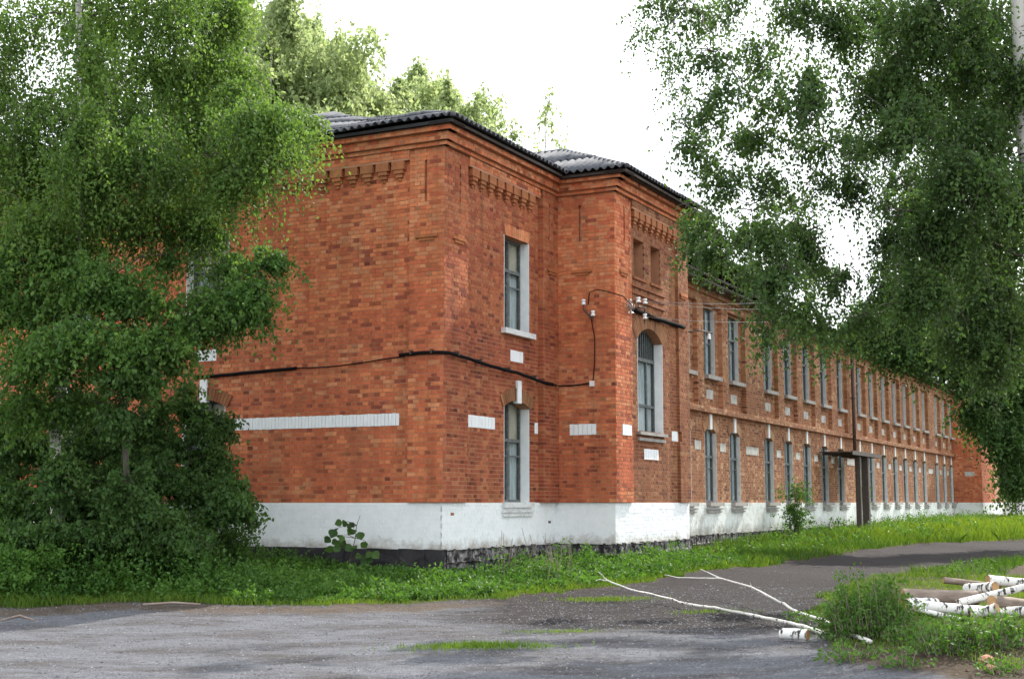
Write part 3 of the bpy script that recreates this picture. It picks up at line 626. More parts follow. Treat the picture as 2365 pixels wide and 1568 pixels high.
# ---- roofs
def corr(P0, e, up, n, length, rise_len, clip=(), wave=.18, amp=.032, rows=3, sag=0.0, name='roof_sheet', material='slate', parent=None, colw=1.08, seed=1):
    """sheets of corrugated cement: P0 eave corner, e along the eave, up along the slope, n the normal, clip: list of (point, normal) half spaces to cut away"""
    rr = random.Random(seed); cols = math.ceil(length / colw); rl = rise_len / rows; made = []
    for r_ in range(rows):
        for c_ in range(cols):
            bm = bmesh.new(); u0 = c_ * colw - .03; u1 = (c_ + 1) * colw + .03; nu = int(colw / wave * 8); vs = []
            lift = r_ * .006 + rr.uniform(0, .012); jit = rr.uniform(-.04, .04)
            for j, s in enumerate((r_ * rl - .1 + jit * (1 if r_ == 0 else .4), (r_ + .5) * rl, (r_ + 1) * rl + .06)):
                row = []
                for i in range(nu + 1):
                    u = u0 + (u1 - u0) * i / nu
                    h = amp * math.cos(2 * math.pi * u / wave) + lift + sag * (-.02 * math.sin(u * .5) * (s + .5) + .02 * math.sin(u * 1.3 + s))
                    row.append(bm.verts.new(P0 + e * u + up * s + n * (h + .012 * (2 - j))))
                vs.append(row)
            for j in range(2):
                for i in range(nu): bm.faces.new((vs[j][i], vs[j][i+1], vs[j+1][i+1], vs[j+1][i]))
            for (cp, cn) in clip:
                bmesh.ops.bisect_plane(bm, geom=list(bm.verts) + list(bm.edges) + list(bm.faces), plane_co=cp, plane_no=cn, clear_outer=True)
            if len(bm.faces) == 0: bm.free(); continue
            ex_ = bmesh.ops.extrude_face_region(bm, geom=list(bm.faces))
            for v in [q for q in ex_['geom'] if isinstance(q, bmesh.types.BMVert)]: v.co += n * -.012
            bmesh.ops.recalc_face_normals(bm, faces=list(bm.faces))
            me = bpy.data.meshes.new(name); bm.to_mesh(me); bm.free(); me.materials.append(M[material]); me.polygons.foreach_set('use_smooth', [True] * len(me.polygons))
            made.append(me)
    if parent is None: return made
    for me in made: place(bpy.data.objects.new(name, me), parent)
SL = math.tan(R(20.5)); ck, sk = math.cos(R(20.5)), math.sin(R(20.5)); OH = .42
EZ = 8.79; rfm = MB()
def hipdir(): return (AD + BD)
roofA = MB(); # boarded deck beneath the sheets, closed underside
E1 = C1 + AN * OH + BN * OH + ZUP * EZ
hp = (AD + BD).normalized(); hn = (BD - AD).normalized()
def deck(poly_, th=.06):
    m = MB(); n = len(poly_); m.v = [tuple(p) for p in poly_] + [tuple(Vector(p) - ZUP * th) for p in poly_]
    m.f = [tuple(range(n)), tuple(range(2 * n - 1, n - 1, -1))] + [(i, n + i, n + (i + 1) % n, (i + 1) % n) for i in range(n)]; return m
run = 8.6; LA = 16.9; LBd = 23
S0 = E1 - ZUP * .07
dm_ = deck([S0, S0 + AD * LA, S0 + AD * (LA - run) + BD * run + ZUP * SL * run, S0 + (AD + BD) * run + ZUP * SL * run])
roof = dm_.obj('roof', M['tar'], B)
d2 = deck([S0, S0 + (AD + BD) * run + ZUP * SL * run, S0 + AD * run + BD * (LBd - run) + ZUP * SL * run, S0 + BD * LBd]); d2.obj('roof_deck', M['wood'], roof)
d3 = deck([S0 + AD * LA, S0 + AD * LA + BD * LBd, S0 + AD * (LA - run) + BD * (LBd - run) + ZUP * SL * run, S0 + AD * (LA - run) + BD * run + ZUP * SL * run]); d3.obj('roof_deck', M['wood'], roof)
d4 = deck([S0 + BD * LBd, S0 + AD * run + BD * (LBd - run) + ZUP * SL * run, S0 + AD * (LA - run) + BD * (LBd - run) + ZUP * SL * run, S0 + BD * LBd + AD * LA]); d4.obj('roof_deck', M['wood'], roof)
m = MB(); m.wbox(E1, AD, AN, -.0, LA, -.5, -.06, -.135, -.09); m.wbox(E1, BD, BN, 0, 5.4, -.5, -.06, -.135, -.09); m.obj('eave_board', M['tar'], roof)
upA = (BD * ck + ZUP * sk); nA = (-BD * sk + ZUP * ck); upB = (AD * ck + ZUP * sk); nB = (-AD * sk + ZUP * ck)
corr(E1, AD, upA, nA, 13.5, run / ck, clip=[(E1, hn * -1 * -1 if False else (-AD + BD))], rows=5, sag=1, parent=roof)
corr(E1, BD, upB, nB, 12, run / ck, clip=[(E1, (AD - BD))], rows=3, parent=roof, seed=4)
m = MB(); hpts = [E1 + (AD + BD) * t + ZUP * (SL * t + .06) + (ZUP * (.05 * math.sin(t * 1.1))) for t in np.linspace(-.1, run, 12)]
m.tube([p - ZUP * .05 for p in hpts], .05, 6); m.obj('hip_cap', M['slate'], roof, smooth=True)
# side bay roof: small hip that runs back into the big slope
EB = C2 + AN * .42 + BN * .5 + ZUP * (EZ - .02); wB = 4.61 + .42 + .4; r2 = wB / 2
SL = math.tan(R(25.5)); ck, sk = math.cos(R(25.5)), math.sin(R(25.5)); upA = (BD * ck + ZUP * sk); nA = (-BD * sk + ZUP * ck); upB = (AD * ck + ZUP * sk); nB = (-AD * sk + ZUP * ck)
S2 = EB - ZUP * .07; pk = S2 + (AD + BD) * r2 + ZUP * SL * r2
deck([S2, S2 + AD * (r2 + 4), S2 + AD * (r2 + 4) + BD * r2 + ZUP * SL * r2, pk]).obj('roof_deck', M['wood'], roof)
deck([S2, pk, S2 + BD * wB]).obj('roof_deck', M['wood'], roof)
deck([S2 + BD * wB, pk, S2 + AD * (r2 + 4) + BD * r2 + ZUP * SL * r2, S2 + BD * wB + AD * (r2 + 4)]).obj('roof_deck', M['wood'], roof)
corr(EB, AD, upA, nA, 5.4, r2 / ck, clip=[(EB, (-AD + BD))], rows=2, parent=roof, seed=7)
corr(EB, BD, upB, nB, wB, r2 / ck, clip=[(EB, (AD - BD)), (EB + BD * wB, (AD + BD))], rows=2, parent=roof, seed=8)
hc = MB(); hc.tube([EB + (AD + BD) * t + ZUP * (SL * t + .0) for t in np.linspace(-.05, r2, 6)], .05, 6); hc.tube([EB + (AD + BD) * r2 + AD * t + ZUP * (SL * r2 + .0) for t in (0, 2, 4)], .05, 6); hc.obj('hip_cap', M['slate'], roof, smooth=True)
m = MB(); m.wbox(EB, BD, BN, 0, wB, -.5, -.06, -.135, -.09); m.wbox(EB, AD, AN, 0, 1.9, -.5, -.06, -.135, -.09); m.obj('eave_board', M['tar'], roof)
# long wing roof
s3 = .3; ck3 = 1 / math.hypot(1, s3); sk3 = s3 * ck3
EW = WP + BN * .62 + BD * 9.0 + ZUP * (WT + .09); SW = EW - ZUP * .08; Lw = 47
wr = deck([SW, SW + AD * 5.6 + ZUP * s3 * 5.6, SW + AD * 5.6 + ZUP * s3 * 5.6 + BD * Lw, SW + BD * Lw]).obj('roof', M['wood'], B)
deck([SW + AD * 11.2, SW + AD * 11.2 + BD * Lw, SW + AD * 5.6 + ZUP * s3 * 5.6 + BD * Lw, SW + AD * 5.6 + ZUP * s3 * 5.6]).obj('roof_deck', M['wood'], wr)
corr(EW, BD, AD * ck3 + ZUP * sk3, -AD * sk3 + ZUP * ck3, 47, 5.6 / ck3, rows=3, colw=1.08, material='slateold', parent=wr, seed=11)
m = MB(); m.wbox(EW, BD, BN, 0, Lw, -.62, -.03, -.16, -.1); m.obj('eave_board', M['wood'], wr)
# far pavilion roof
EPz = PC + BN * .4 + AN * .4 + ZUP * EZ
deck([EPz, EPz + AD * 5 + BD * 5 + ZUP * 2, EPz + BD * 10]).obj('roof_deck', M['slateold'], wr); deck([EPz, EPz + AD * 9, EPz + AD * 9 + BD * 5 + ZUP * 2, EPz + AD * 5 + BD * 5 + ZUP * 2]).obj('roof_deck', M['slateold'], wr)
# blue scrap of tarpaulin on the wing's roof
q = at(1683, 578, 41.2)
bm = bmesh.new(); bmesh.ops.create_grid(bm, x_segments=8, y_segments=6, size=.5)
for v in bm.verts: v.co = Vector((v.co.x * .8, v.co.y * .55, .13 * math.cos(v.co.x * 3) * math.cos(v.co.y * 2) + .03 * math.sin(v.co.x * 13 + v.co.y * 9)))
ex_ = bmesh.ops.extrude_face_region(bm, geom=list(bm.faces))
for v in [g_ for g_ in ex_['geom'] if isinstance(g_, bmesh.types.BMVert)]: v.co.z -= .01
bmesh.ops.recalc_face_normals(bm, faces=list(bm.faces))
me = bpy.data.meshes.new('tarpaulin'); bm.to_mesh(me); bm.free(); me.materials.append(M['blue'])
zr = EW.z + s3 * max(0, (Vector((q.x, q.y, 0)) - EW).dot(AD)) + .03
tag(place(bpy.data.objects.new('tarpaulin', me), None, Matrix.Translation((q.x, q.y, zr)) @ Matrix.Rotation(R(-27), 4, 'Z') @ Matrix.Rotation(R(14), 4, 'Y')), 'crumpled bright blue tarpaulin on the long roof behind birch leaves', 'tarpaulin')

# ---- downpipe, entrance canopy
dp = empty('downpipe', WP + BD * 30.9 + BN * .3 + ZUP * 3.6); tag(dp, 'dark rusty downpipe on the long facade above the entrance canopy', 'downpipe')
m = MB(); m.tube([WP + BD * 30.9 + BN * .3 + ZUP * z for z in (7.5, 5.5, 3.6)], .07, 8); m.obj('pipe', M['iron'], dp, smooth=True)
m = MB(); m.tube([WP + BD * 30.9 + BN * v + ZUP * z for v, z in ((.3, 7.4), (.32, 7.62), (.55, 7.7))], [.07, .1, .14], 8); m.obj('rainwater_head', M['iron'], dp, smooth=True)
for z in (4.2, 5.6, 6.9):
    m = MB(); m.wbox(WP, BD, BN, 30.8, 31.0, .2, .38, z, z + .04); m.obj('clamp', M['iron'], dp)
CP = WP + BD * 27.7 + BN * 1.25
cn = empty('entrance_canopy', (CP.x, CP.y, terf(CP.x, CP.y))); tag(cn, 'flat dark entrance canopy on timber posts in front of the long facade', 'canopy')
m = MB(); m.wbox(WP, BD, BN, 26.2, 31.0, .1, 1.25, 3.36, 3.40); m.obj('canopy_roof', M['wood'], cn)
m = MB(); m.wbox(WP, BD, BN, 26.2, 31.0, 1.252, 1.29, 3.28, 3.42); m.obj('fascia', M['wood'], cn)
for u, r_ in ((27.7, .09), (28.9, .12)):
    P_ = WP + BD * u + BN * 1.12; m = MB(); m.wbox(P_, BD, BN, -r_, r_, -r_, r_, terf(P_.x, P_.y) - .1, 3.34); m.obj('post', M['wood'], cn)
for u in (26.6, 28, 29.4, 30.7):
    m = MB(); m.wbox(WP, BD, BN, u - .04, u + .04, .12, 1.24, 3.28, 3.358); m.obj('beam', M['wood'], cn)

# ---- cables on the walls
def onwall(W, u, v, z): return W[0] + W[1] * u + W[2] * v + ZUP * z
def cable(name, pts, r, label, cat='cable', material='cable', sag=0.0):
    m = MB(); m.tube(pts, r, 6); return m.obj(name, M[material], smooth=True, label=label, cat=cat)
pA = [(5.9, 4.16), (5.4, 4.17), (4.6, 4.19), (3.6, 4.22), (3.3, 4.235)]
def pts_on(W, l, v, jit=.008): 
    out = []
    for (a0, z0), (a1, z1) in zip(l[:-1], l[1:]):
        n = max(2, int(abs(a1 - a0) / .25))
        for i in range(n): t = i / n; out.append(onwall(W, a0 + (a1 - a0) * t, v, z0 + (z1 - z0) * t + random.uniform(-jit, jit)))
    out.append(onwall(W, l[-1][0], v, l[-1][1])); return out
cable('power_cable', pts_on(WA, pA, .045), .032, 'thick black cable across the left facade beside the birch')
cable('power_cable', pts_on(WA, [(3.3, 4.235), (2.6, 4.22), (1.9, 4.26), (1.2, 4.32), (.8, 4.35)], .03, .004), .011, 'thin dark wire linking two thick cables on the left facade')
pc = pts_on(WA, [(.86, 4.36), (.4, 4.38), (-.02, 4.37)], .12) + pts_on(WB, [(.0, 4.37), (.5, 4.35), (1.6, 4.27), (2.8, 4.23), (4.0, 4.14), (4.5, 4.13)], .155) 
cable('power_cable', pc, .034, 'thick black cable wrapping the near brick corner')
for t, (W, u, v) in enumerate(((WA, .6, .12), (WA, .15, .12), (WB, .3, .155), (WB, 1.3, .1), (WB, 2.5, .1), (WB, 3.7, .1))):
    m = MB(); m.wbox(*W[:3], u - .015, u + .015, 0, v + .05, 4.36 - (.0 if W is WA else u * .05), 4.44 - (0 if W is WA else u * .05)); m.obj('cable_clip', M['iron'], label='small iron clip holding the black cable, ' + ('near the left facade corner', 'on the near corner', 'just round the corner', 'left of the narrow windows', 'under the white apron panel', 'beside the inner corner')[t], cat='clip')
cable('power_cable', pts_on(WB, [(4.5, 4.13), (4.85, 4.12)], .16)[:-1] + pts_on(WA2, [(.1, 4.12), (.45, 4.12), (.86, 4.15)], .10), .016, 'thin dark cable on the narrow brick return beside the inner corner')
cable('power_cable', [onwall(WA2, .95, .2, 5.72), onwall(WA2, .93, .12, 5.55), onwall(WA2, 1.0, .1, 5.1), onwall(WA2, .99, .1, 4.6), onwall(WA2, .95, .1, 4.18)], .011, 'thin black cable hanging from the insulators down the narrow return')
cable('power_cable', pts_on(WB2, [(1.0, 5.84), (1.9, 5.85), (2.0, 5.85)], .07), .05, 'thick dark pipe run under the niches, nearer half')
cable('power_cable', pts_on(WB2, [(2.05, 5.81), (3.2, 5.83), (4.3, 5.84)], .07), .055, 'thick dark pipe run under the niches, farther half')
cable('power_cable', [onwall(WA2, .90, .2, 5.85), onwall(WA2, .93, .22, 6.1), onwall(WA2, 1.1, .22, 6.16), onwall(WA2, 1.35, .2, 6.1), C2 + BN * .3 + AN * .15 + ZUP * 5.98, onwall(WB2, .3, .3, 5.86)], .011, 'thin wire looping round the brick corner between insulators')
m = MB()
for i in range(14):
    a0 = i * .9; m.tube([onwall(WB2, .5 + .12 * math.sin(a0 + t), .2 + .05 * math.cos(2 * t), 5.85 + .14 * math.cos(a0 * 1.7 + t)) for t in np.linspace(0, 2.2, 6)], .007, 4)
m.obj('wire_coil', M['wire'], smooth=True, label='tangle of grey wire beside the corner insulators', cat='wire', kind='stuff')
def insulator(p, label):
    e = empty('insulator', p); tag(e, label, 'insulator', 'white porcelain insulators on the side bay')
    mi = MB(); mi.tube([p + ZUP * z for z in (-.06, -.055, -.02, -.015, .02, .03, .06, .065)], [.02, .052, .055, .036, .036, .05, .045, .01], 10); mi.obj('cup', M['porcelain'], e, smooth=True)
    mi = MB(); mi.tube([p + ZUP * -.05, p + ZUP * -.14, p + ZUP * -.17 - AN * .0], .012, 6); mi.obj('pin', M['iron'], e)
i1, i2 = onwall(WA2, .80, .24, 5.90), onwall(WA2, 1.02, .24, 5.64)
insulator(i1, 'upper white porcelain insulator on the narrow brick return'); insulator(i2, 'lower white porcelain insulator on the narrow brick return')
j = [onwall(WB2, .62, .34, 6.0), onwall(WB2, 1.02, .34, 6.02), onwall(WB2, 1.0, .34, 5.68)]
insulator(j[0], 'white insulator nearest the corner under the niches'); insulator(j[1], 'white insulator at the wire end above the dark pipe'); insulator(j[2], 'lowest white insulator on the side bay under the dark pipe')
bk = empty('insulator_bracket', i1); tag(bk, 'iron bracket carrying two insulators on the narrow brick return', 'bracket')
m = MB(); m.tube([i1 - ZUP * .15, i2 - ZUP * .14], .022, 6); m.tube([(i1 + i2) / 2 - ZUP * .16, onwall(WA2, .9, .0, 5.68)], .018, 6); m.obj('arm', M['iron'], bk)
bk = empty('insulator_bracket', j[0]); tag(bk, 'iron bracket carrying three insulators under the niches', 'bracket')
m = MB(); m.tube([j[0] - ZUP * .15, j[1] - ZUP * .15], .022, 6); m.tube([j[1] - ZUP * .15, j[2] - ZUP * .12], .02, 6); m.tube([(j[0] + j[1]) / 2 - ZUP * .15, onwall(WB2, .8, .0, 5.85)], .02, 6); m.obj('arm', M['iron'], bk)
hk = onwall(WB2, 4.5, .1, 5.75); bk = empty('lamp_bracket', hk); tag(bk, 'small iron hook with insulator at the far edge of the side bay', 'bracket')
m = MB(); m.tube([hk, hk + BN * .25 + BD * .1 + ZUP * .03, hk + BN * .45 + BD * .5], .018, 6); m.obj('arm', M['iron'], bk); m = MB(); m.tube([hk + BN * .4 + BD * .4 - ZUP * .02, hk + BN * .4 + BD * .4 - ZUP * .16], [.03, .045], 8); m.obj('cup', M['porcelain'], bk)
m = MB(); m.wbox(*WA2[:3], .88, .98, PVZ, .13, 4.08, 4.2); m.obj('junction_box', M['porcelain'], label='small white junction box where the cables meet on the narrow return', cat='junction box')
ends = [at(2560, 525, 24), at(2560, 572, 24), at(2560, 590, 25)]
for k, (s, e) in enumerate(zip(j, ends)):
    pts = [s.lerp(e, t) - ZUP * (.55 * 4 * t * (1 - t)) for t in np.linspace(0, 1, 24)]
    cable('overhead_wire', pts, .005, ('topmost', 'middle', 'lowest')[k] + ' thin pale overhead wire running from the side bay to the right', 'wire', 'wire')
# bricks lost paint, small patches of brick on the plinth
for W, u, z, lab in ((WB, .38, 1.36, 'a'), (WB, 4.6, 1.16, 'b')):
    m = MB(); m.wbox(*W[:3], u - .06, u + .06, .0, .024, z, z + .05); m.obj('bare_patch', M['iron' if lab == 'b' else 'brick1'], B).color = (.35, .12, .06, 1)

# ------------------------------------------------------------------ vegetation
def leaf_arrays(pos, size, hang=.55, aspect=.62, out_dir=None):
    n = len(pos); d = rng.normal(size=(n, 3)); d[:, 2] -= hang * 2.2
    if out_dir is not None: d += out_dir
    d /= np.linalg.norm(d, axis=1)[:, None]
    q = rng.normal(size=(n, 3)); s = np.cross(d, q); s /= np.linalg.norm(s, axis=1)[:, None] + 1e-9; nn = np.cross(s, d)
    L_ = size * rng.uniform(.7, 1.3, n)[:, None]; w_ = L_ * aspect * .5
    V = np.stack([pos, pos + d * L_ * .42 - s * w_ + nn * w_ * .3, pos + d * L_, pos + d * L_ * .42 + s * w_ + nn * w_ * .3], 1)
    return V.reshape(-1, 3)
def leaf_object(name, pos, size, material, parent, tone=None, hang=.55, aspect=.62, **t):
    n = len(pos); V = leaf_arrays(pos, size, hang, aspect)
    tn = rng.uniform(0, 1, n) if tone is None else np.clip(tone + rng.normal(0, .2, n), 0, 1)
    me = np_mesh(name, V, np.arange(n * 4).reshape(-1, 4), material, tone=tn)
    o = bpy.data.objects.new(name, me); place(o, parent); tag(o, **t); return o
def strands(clusters, per=14, spacing=.05, length=(.35, .9), droop=.8, clump=.22, out=.4):
    """clusters: (centre, (rx,ry,rz), n strands). Sprays of hanging twigs; returns leaf points, tone, twig tubes"""
    P = []; T = []; tw = []
    for c, r, n in clusters:
        c = np.array(c); r = np.array(r); k = max(4, int(n / 26)); u = rng.normal(size=(k, 3)); u /= np.linalg.norm(u, axis=1)[:, None]; sub = u * (rng.uniform(0, 1, (k, 1)) ** .45) * .85
        which = rng.integers(0, k, n); st = c + (sub[which] + rng.normal(0, clump, (n, 3))) * r
        dd = rng.normal(size=(n, 3)) * .55 + sub[which] * out; dd[:, 2] = rng.uniform(-.25, .35, n); Ls = rng.uniform(*length, n)
        m = per; s = (np.arange(m) + .5)[None, :] / m * Ls[:, None]
        pts = st[:, None, :] + dd[:, None, :] * s[:, :, None] * .6; pts[:, :, 2] -= droop * s ** 1.5
        pts += rng.normal(0, .028, pts.shape); P.append(pts.reshape(-1, 3)); T.append(np.repeat(rng.uniform(.2, .8, k)[which], m))
        tw.append((st, dd, Ls))
    return np.concatenate(P), np.concatenate(T), tw
def twig_mesh(tw, frac, r=.004, droop=.8):
    m = MB()
    for st, dd, Ls in tw:
        for i in rng.choice(len(st), int(len(st) * frac), replace=False):
            p = [Vector(st[i]) + Vector(dd[i]) * s * .6 - ZUP * droop * s ** 1.5 for s in (0, Ls[i] * .5, Ls[i])]; m.tube(p, [r, r * .8, r * .5], 3, caps=False)
    return m
def limb(p0, p1, r0, r1=.01, up=.25, n=7, wob=.05):
    d = p1 - p0; ln = d.length; pts = []
    for i in range(n):
        t = i / (n - 1); pts.append(p0 + d * t + ZUP * (up * ln * math.sin(math.pi * t) * .5) + Vector((random.gauss(0, wob), random.gauss(0, wob), random.gauss(0, wob))) * (ln * .15 if 0 < i < n - 1 else 0))
    return pts, [r0 + (r1 - r0) * (i / (n - 1)) ** .8 for i in range(n)]
def tree(name, label, cat, trunk, trad, clusters, leaf, lsize, bark, per=14, length=(.35, .9), droop=.8, group=None, subs=5, frac=.12, twr=.004, clump=.22, hang=.55, limbs=True, cluster_up=.3, tonebias=0):
    base = trunk[0]; T = empty(name, base); tag(T, label, cat, group)
    m = MB(); m.tube(trunk, trad, 10); m.obj('trunk', bark, T, smooth=True)
    if limbs:
        nodes = []
        for i in range(1, len(trunk)):
            for q_ in range(4):
                t = q_ / 4; nodes.append((trunk[i - 1].lerp(trunk[i], t), trad[i - 1] + (trad[i] - trad[i - 1]) * t))
        nodes = nodes[3:]; tn_ = list(nodes)
        for c, r, n in sorted(clusters, key=lambda q: min((nd[0] - Vector(q[0])).length for nd in tn_)):
            c = Vector(c)
            def cost(nd):
                v = c - nd[0]; return v.length + max(0, nd[0].z - c.z + .35 * math.hypot(v.x, v.y)) * .9
            p0, rp = min(nodes, key=cost); d_ = (c - p0).length; r0 = max(.007, min(rp * .62, .010 + d_ * .010)); m = MB(); pts, rad = limb(p0, c, r0, .006, up=.32, wob=.16); m.tube(pts, rad, 6)
            nodes += [(pts[i], rad[i] * 1.1) for i in (2, 3, 4, 5, 6)]
            for _ in range(subs):
                u = Vector(rng.normal(size=3)); u.normalize(); e = c + Vector((u.x * r[0], u.y * r[1], u.z * r[2])) * random.uniform(.6, .95)
                st = pts[random.choice([3, 4, 5, 6])]; q, rd = limb(st, e, .011, .004, up=.25, n=5); m.tube(q, rd, 4)
            m.obj('limb', M['bark'], T, smooth=True)
    P, tn, tw = strands(clusters, per=per, length=length, droop=droop, clump=clump)
    if frac: twig_mesh(tw, frac, twr, droop).obj('twigs', M['bark'], T, kind='stuff')
    leaf_object('crown', P, lsize, leaf, T, tone=tn + tonebias, hang=hang); return T
def cl(x, y, Y, rx, ry, n, ryd=None):   # cluster from a pixel position and depth
    p = at(x, y - 32 * 22 / max(Y, 14) * (Y < 30), Y); k = Y / (F * 1.007); return (tuple(p), (rx * k, (ryd if ryd else rx * k * .8), ry * k), n)
def gp(x, y, dz=0): q = ground_at(x, y); return Vector((q.x, q.y, q.z + dz))

# left birch
Yb = 22.6
tb_ = [gp(128, 1352, -.1)] + [at(x, y, Yb) for x, y in ((130, 1200), (128, 1010), (150, 800), (182, 560), (206, 400), (192, 300), (184, 180), (182, 40), (178, -120), (170, -300), (165, -480))]
tr_ = [.11, .10, .095, .09, .085, .08, .07, .06, .055, .045, .03, .02]
LC = []
for (x, y, dY, rx, ry, n) in ((60, 90, 0, 150, 120, 260), (220, 60, .5, 130, 110, 260), (360, 40, -.6, 130, 100, 300), (480, 60, .4, 90, 90, 200), (540, 40, .2, 60, 70, 90), (60, 280, -.6, 140, 110, 330), (230, 250, .6, 130, 100, 300), (390, 200, -.3, 120, 90, 320), (500, 190, .2, 80, 70, 170),
      (590, 300, -.4, 100, 60, 260), (660, 310, -.5, 60, 45, 140), (460, 320, .2, 110, 70, 300), (330, 370, -.8, 110, 70, 280), (90, 430, 0, 140, 80, 320), (220, 440, -.3, 100, 60, 220), (520, 400, -.6, 80, 50, 200), (590, 385, -.7, 50, 40, 70), (640, 345, -.6, 30, 40, 40), (480, 470, .2, 70, 50, 130), (545, 440, -.4, 45, 30, 45), (-60, 200, 0, 120, 200, 300), (-60, 480, 0, 100, 120, 200),
      (180, -120, 0, 260, 110, 380), (420, -90, 0, 140, 90, 220), (150, -320, 0, 180, 110, 260),
      (330, 480, -.3, 90, 40, 110), (60, 540, -.4, 90, 50, 120), (410, 420, .3, 60, 50, 90), (250, 520, .6, 110, 50, 210), (380, 540, .9, 70, 40, 120), (110, 530, .5, 110, 50, 200), (440, 500, .7, 60, 35, 100), (170, 330, -1.2, 60, 110, 150), (200, 150, -1.2, 60, 110, 120), (705, 300, -.6, 38, 22, 80), (690, 345, -.6, 26, 34, 70), (570, 240, .2, 60, 50, 90), (20, 380, -.8, 90, 80, 200), (300, 300, -1.2, 120, 90, 220)):
    LC.append(cl(x, y, Yb + dY + random.choice((-.6, 0, .8, 1.6)), rx * .95, ry * .9, int(n * 1.15)))
tree('birch_tree', 'tall birch with pale trunk and dense drooping crown in front of the left facade', 'tree', tb_, tr_, LC, M['lf_lit'], .072, M['birch'], per=17, length=(.4, 1.35), droop=.85, clump=.3, tonebias=.08)
# lower young tree, broad mass
Yl = 22.0
tb2 = [gp(300, 1350, -.1)] + [at(x, y, Yl) for x, y in ((298, 1200), (290, 1050), (280, 900), (255, 760), (240, 620))]
LC = [cl(x, y, Yl + d, rx * .95, ry * .85, int(n * 1.0)) for x, y, d, rx, ry, n in ((110, 610, .2, 110, 60, 250), (210, 680, -.3, 120, 70, 330), (80, 730, 0, 110, 80, 330), (330, 720, -.4, 90, 60, 230), (250, 800, -.6, 140, 60, 380), (370, 830, -.3, 90, 60, 240), (110, 850, -.2, 120, 70, 300), (300, 890, -.5, 80, 50, 140), (500, 720, -.2, 90, 55, 220), (590, 690, -.3, 80, 50, 190), (640, 620, -.2, 50, 35, 80), (560, 760, -.2, 60, 35, 90), (450, 780, -.2, 60, 40, 110), (470, 560, .6, 55, 35, 90), (530, 640, .2, 50, 35, 80), (20, 620, 0, 80, 60, 150), (-60, 720, 0, 110, 160, 300), (400, 620, .5, 50, 40, 50), (60, 960, .2, 90, 60, 150), (200, 960, .3, 90, 50, 110))]
tree('alder_tree', 'broad leafy young tree with dark green boughs spreading below the tall birch', 'tree', tb2, [.06, .055, .05, .045, .035, .02], LC, M['lf_midl'], .08, M['bark'], per=14, length=(.3, 1.0), droop=.6, clump=.34)
# understorey shrubs on the left
def shrub(name, label, cat, x, y, w_, h, n, leaf, lsize, per=10, depth=None, stems=9, group=None, Yo=0, toneb=0, length=(.15, .4), droop=.1):
    b = gp(x, y); b.y += Yo; b.x += (x - 1182.5) / 3130 * Yo; b.z = terf(b.x, b.y); T = empty(name, b); tag(T, label, cat, group); k = 1 / (F * 1.007) * b.y; W_ = w_ * k; H = h * k
    m = MB(); cls = []
    for i in range(stems):
        a_ = random.uniform(0, 6.28); rr = random.uniform(.1, .8) * W_ / 2; e = b + Vector((math.cos(a_) * rr, math.sin(a_) * rr * .7, H * random.uniform(.45, .95)))
        pts, rad = limb(b + Vector((math.cos(a_) * rr * .2, math.sin(a_) * rr * .2, -.05)), e, .014, .004, up=.15, n=5); m.tube(pts, rad, 5)
        cls.append((tuple(e), (W_ * .24, W_ * .2, H * .2), int(n / stems / 2))); mid = pts[2]; cls.append((tuple(mid), (W_ * .26, W_ * .22, H * .22), int(n / stems / 2)))
    m.obj('stems', M['bark'], T, smooth=True, kind='stuff')
    P, tn, tw = strands(cls, per=per, length=length, droop=droop, clump=.35); P[:, 2] = np.maximum(P[:, 2], ter(P[:, 0], P[:, 1]) + .02)
    leaf_object('foliage', P, lsize, leaf, T, tone=tn + toneb, hang=.2); return T
shrub('shrub', 'rounded dark shrub against the white plinth at the edge of the thicket', 'shrub', 572, 1312, 190, 200, 900, M['lf_mid'], .06, Yo=.6)
shrub('shrub', 'broad low shrub in front of the rounded one, spilling towards the road', 'shrub', 500, 1345, 200, 130, 560, M['lf_mid'], .06)
shrub('shrub', 'tall dark shrub filling the gap below the broken window', 'shrub', 455, 1310, 200, 330, 700, M['lf_dark'], .075, Yo=1.2)
shrub('shrub', 'dense dark shrub in the middle of the thicket under the young tree', 'shrub', 320, 1330, 220, 360, 800, M['lf_dark'], .085, Yo=.6)
shrub('shrub', 'wide dark shrub beside the foot of the tall birch', 'shrub', 165, 1330, 240, 330, 760, M['lf_dark'], .085, Yo=.6)
shrub('shrub', 'leafy dark shrub cut by the left edge of the picture', 'shrub', 10, 1330, 200, 300, 640, M['lf_dark'], .085, Yo=.5)
shrub('shrub', 'low twiggy shrub before the tall dark shrubs, near the fallen stick', 'shrub', 400, 1365, 180, 150, 380, M['lf_mid'], .065)
shrub('shrub', 'low bright green shrub near the road at far left', 'shrub', 70, 1385, 200, 130, 420, M['lf_weed'], .06, toneb=.1)
shrub('shrub', 'small light leaved maple shoot between the dark shrubs', 'shrub', 215, 1350, 110, 130, 180, M['lf_weed'], .09, Yo=-.1, toneb=.2)
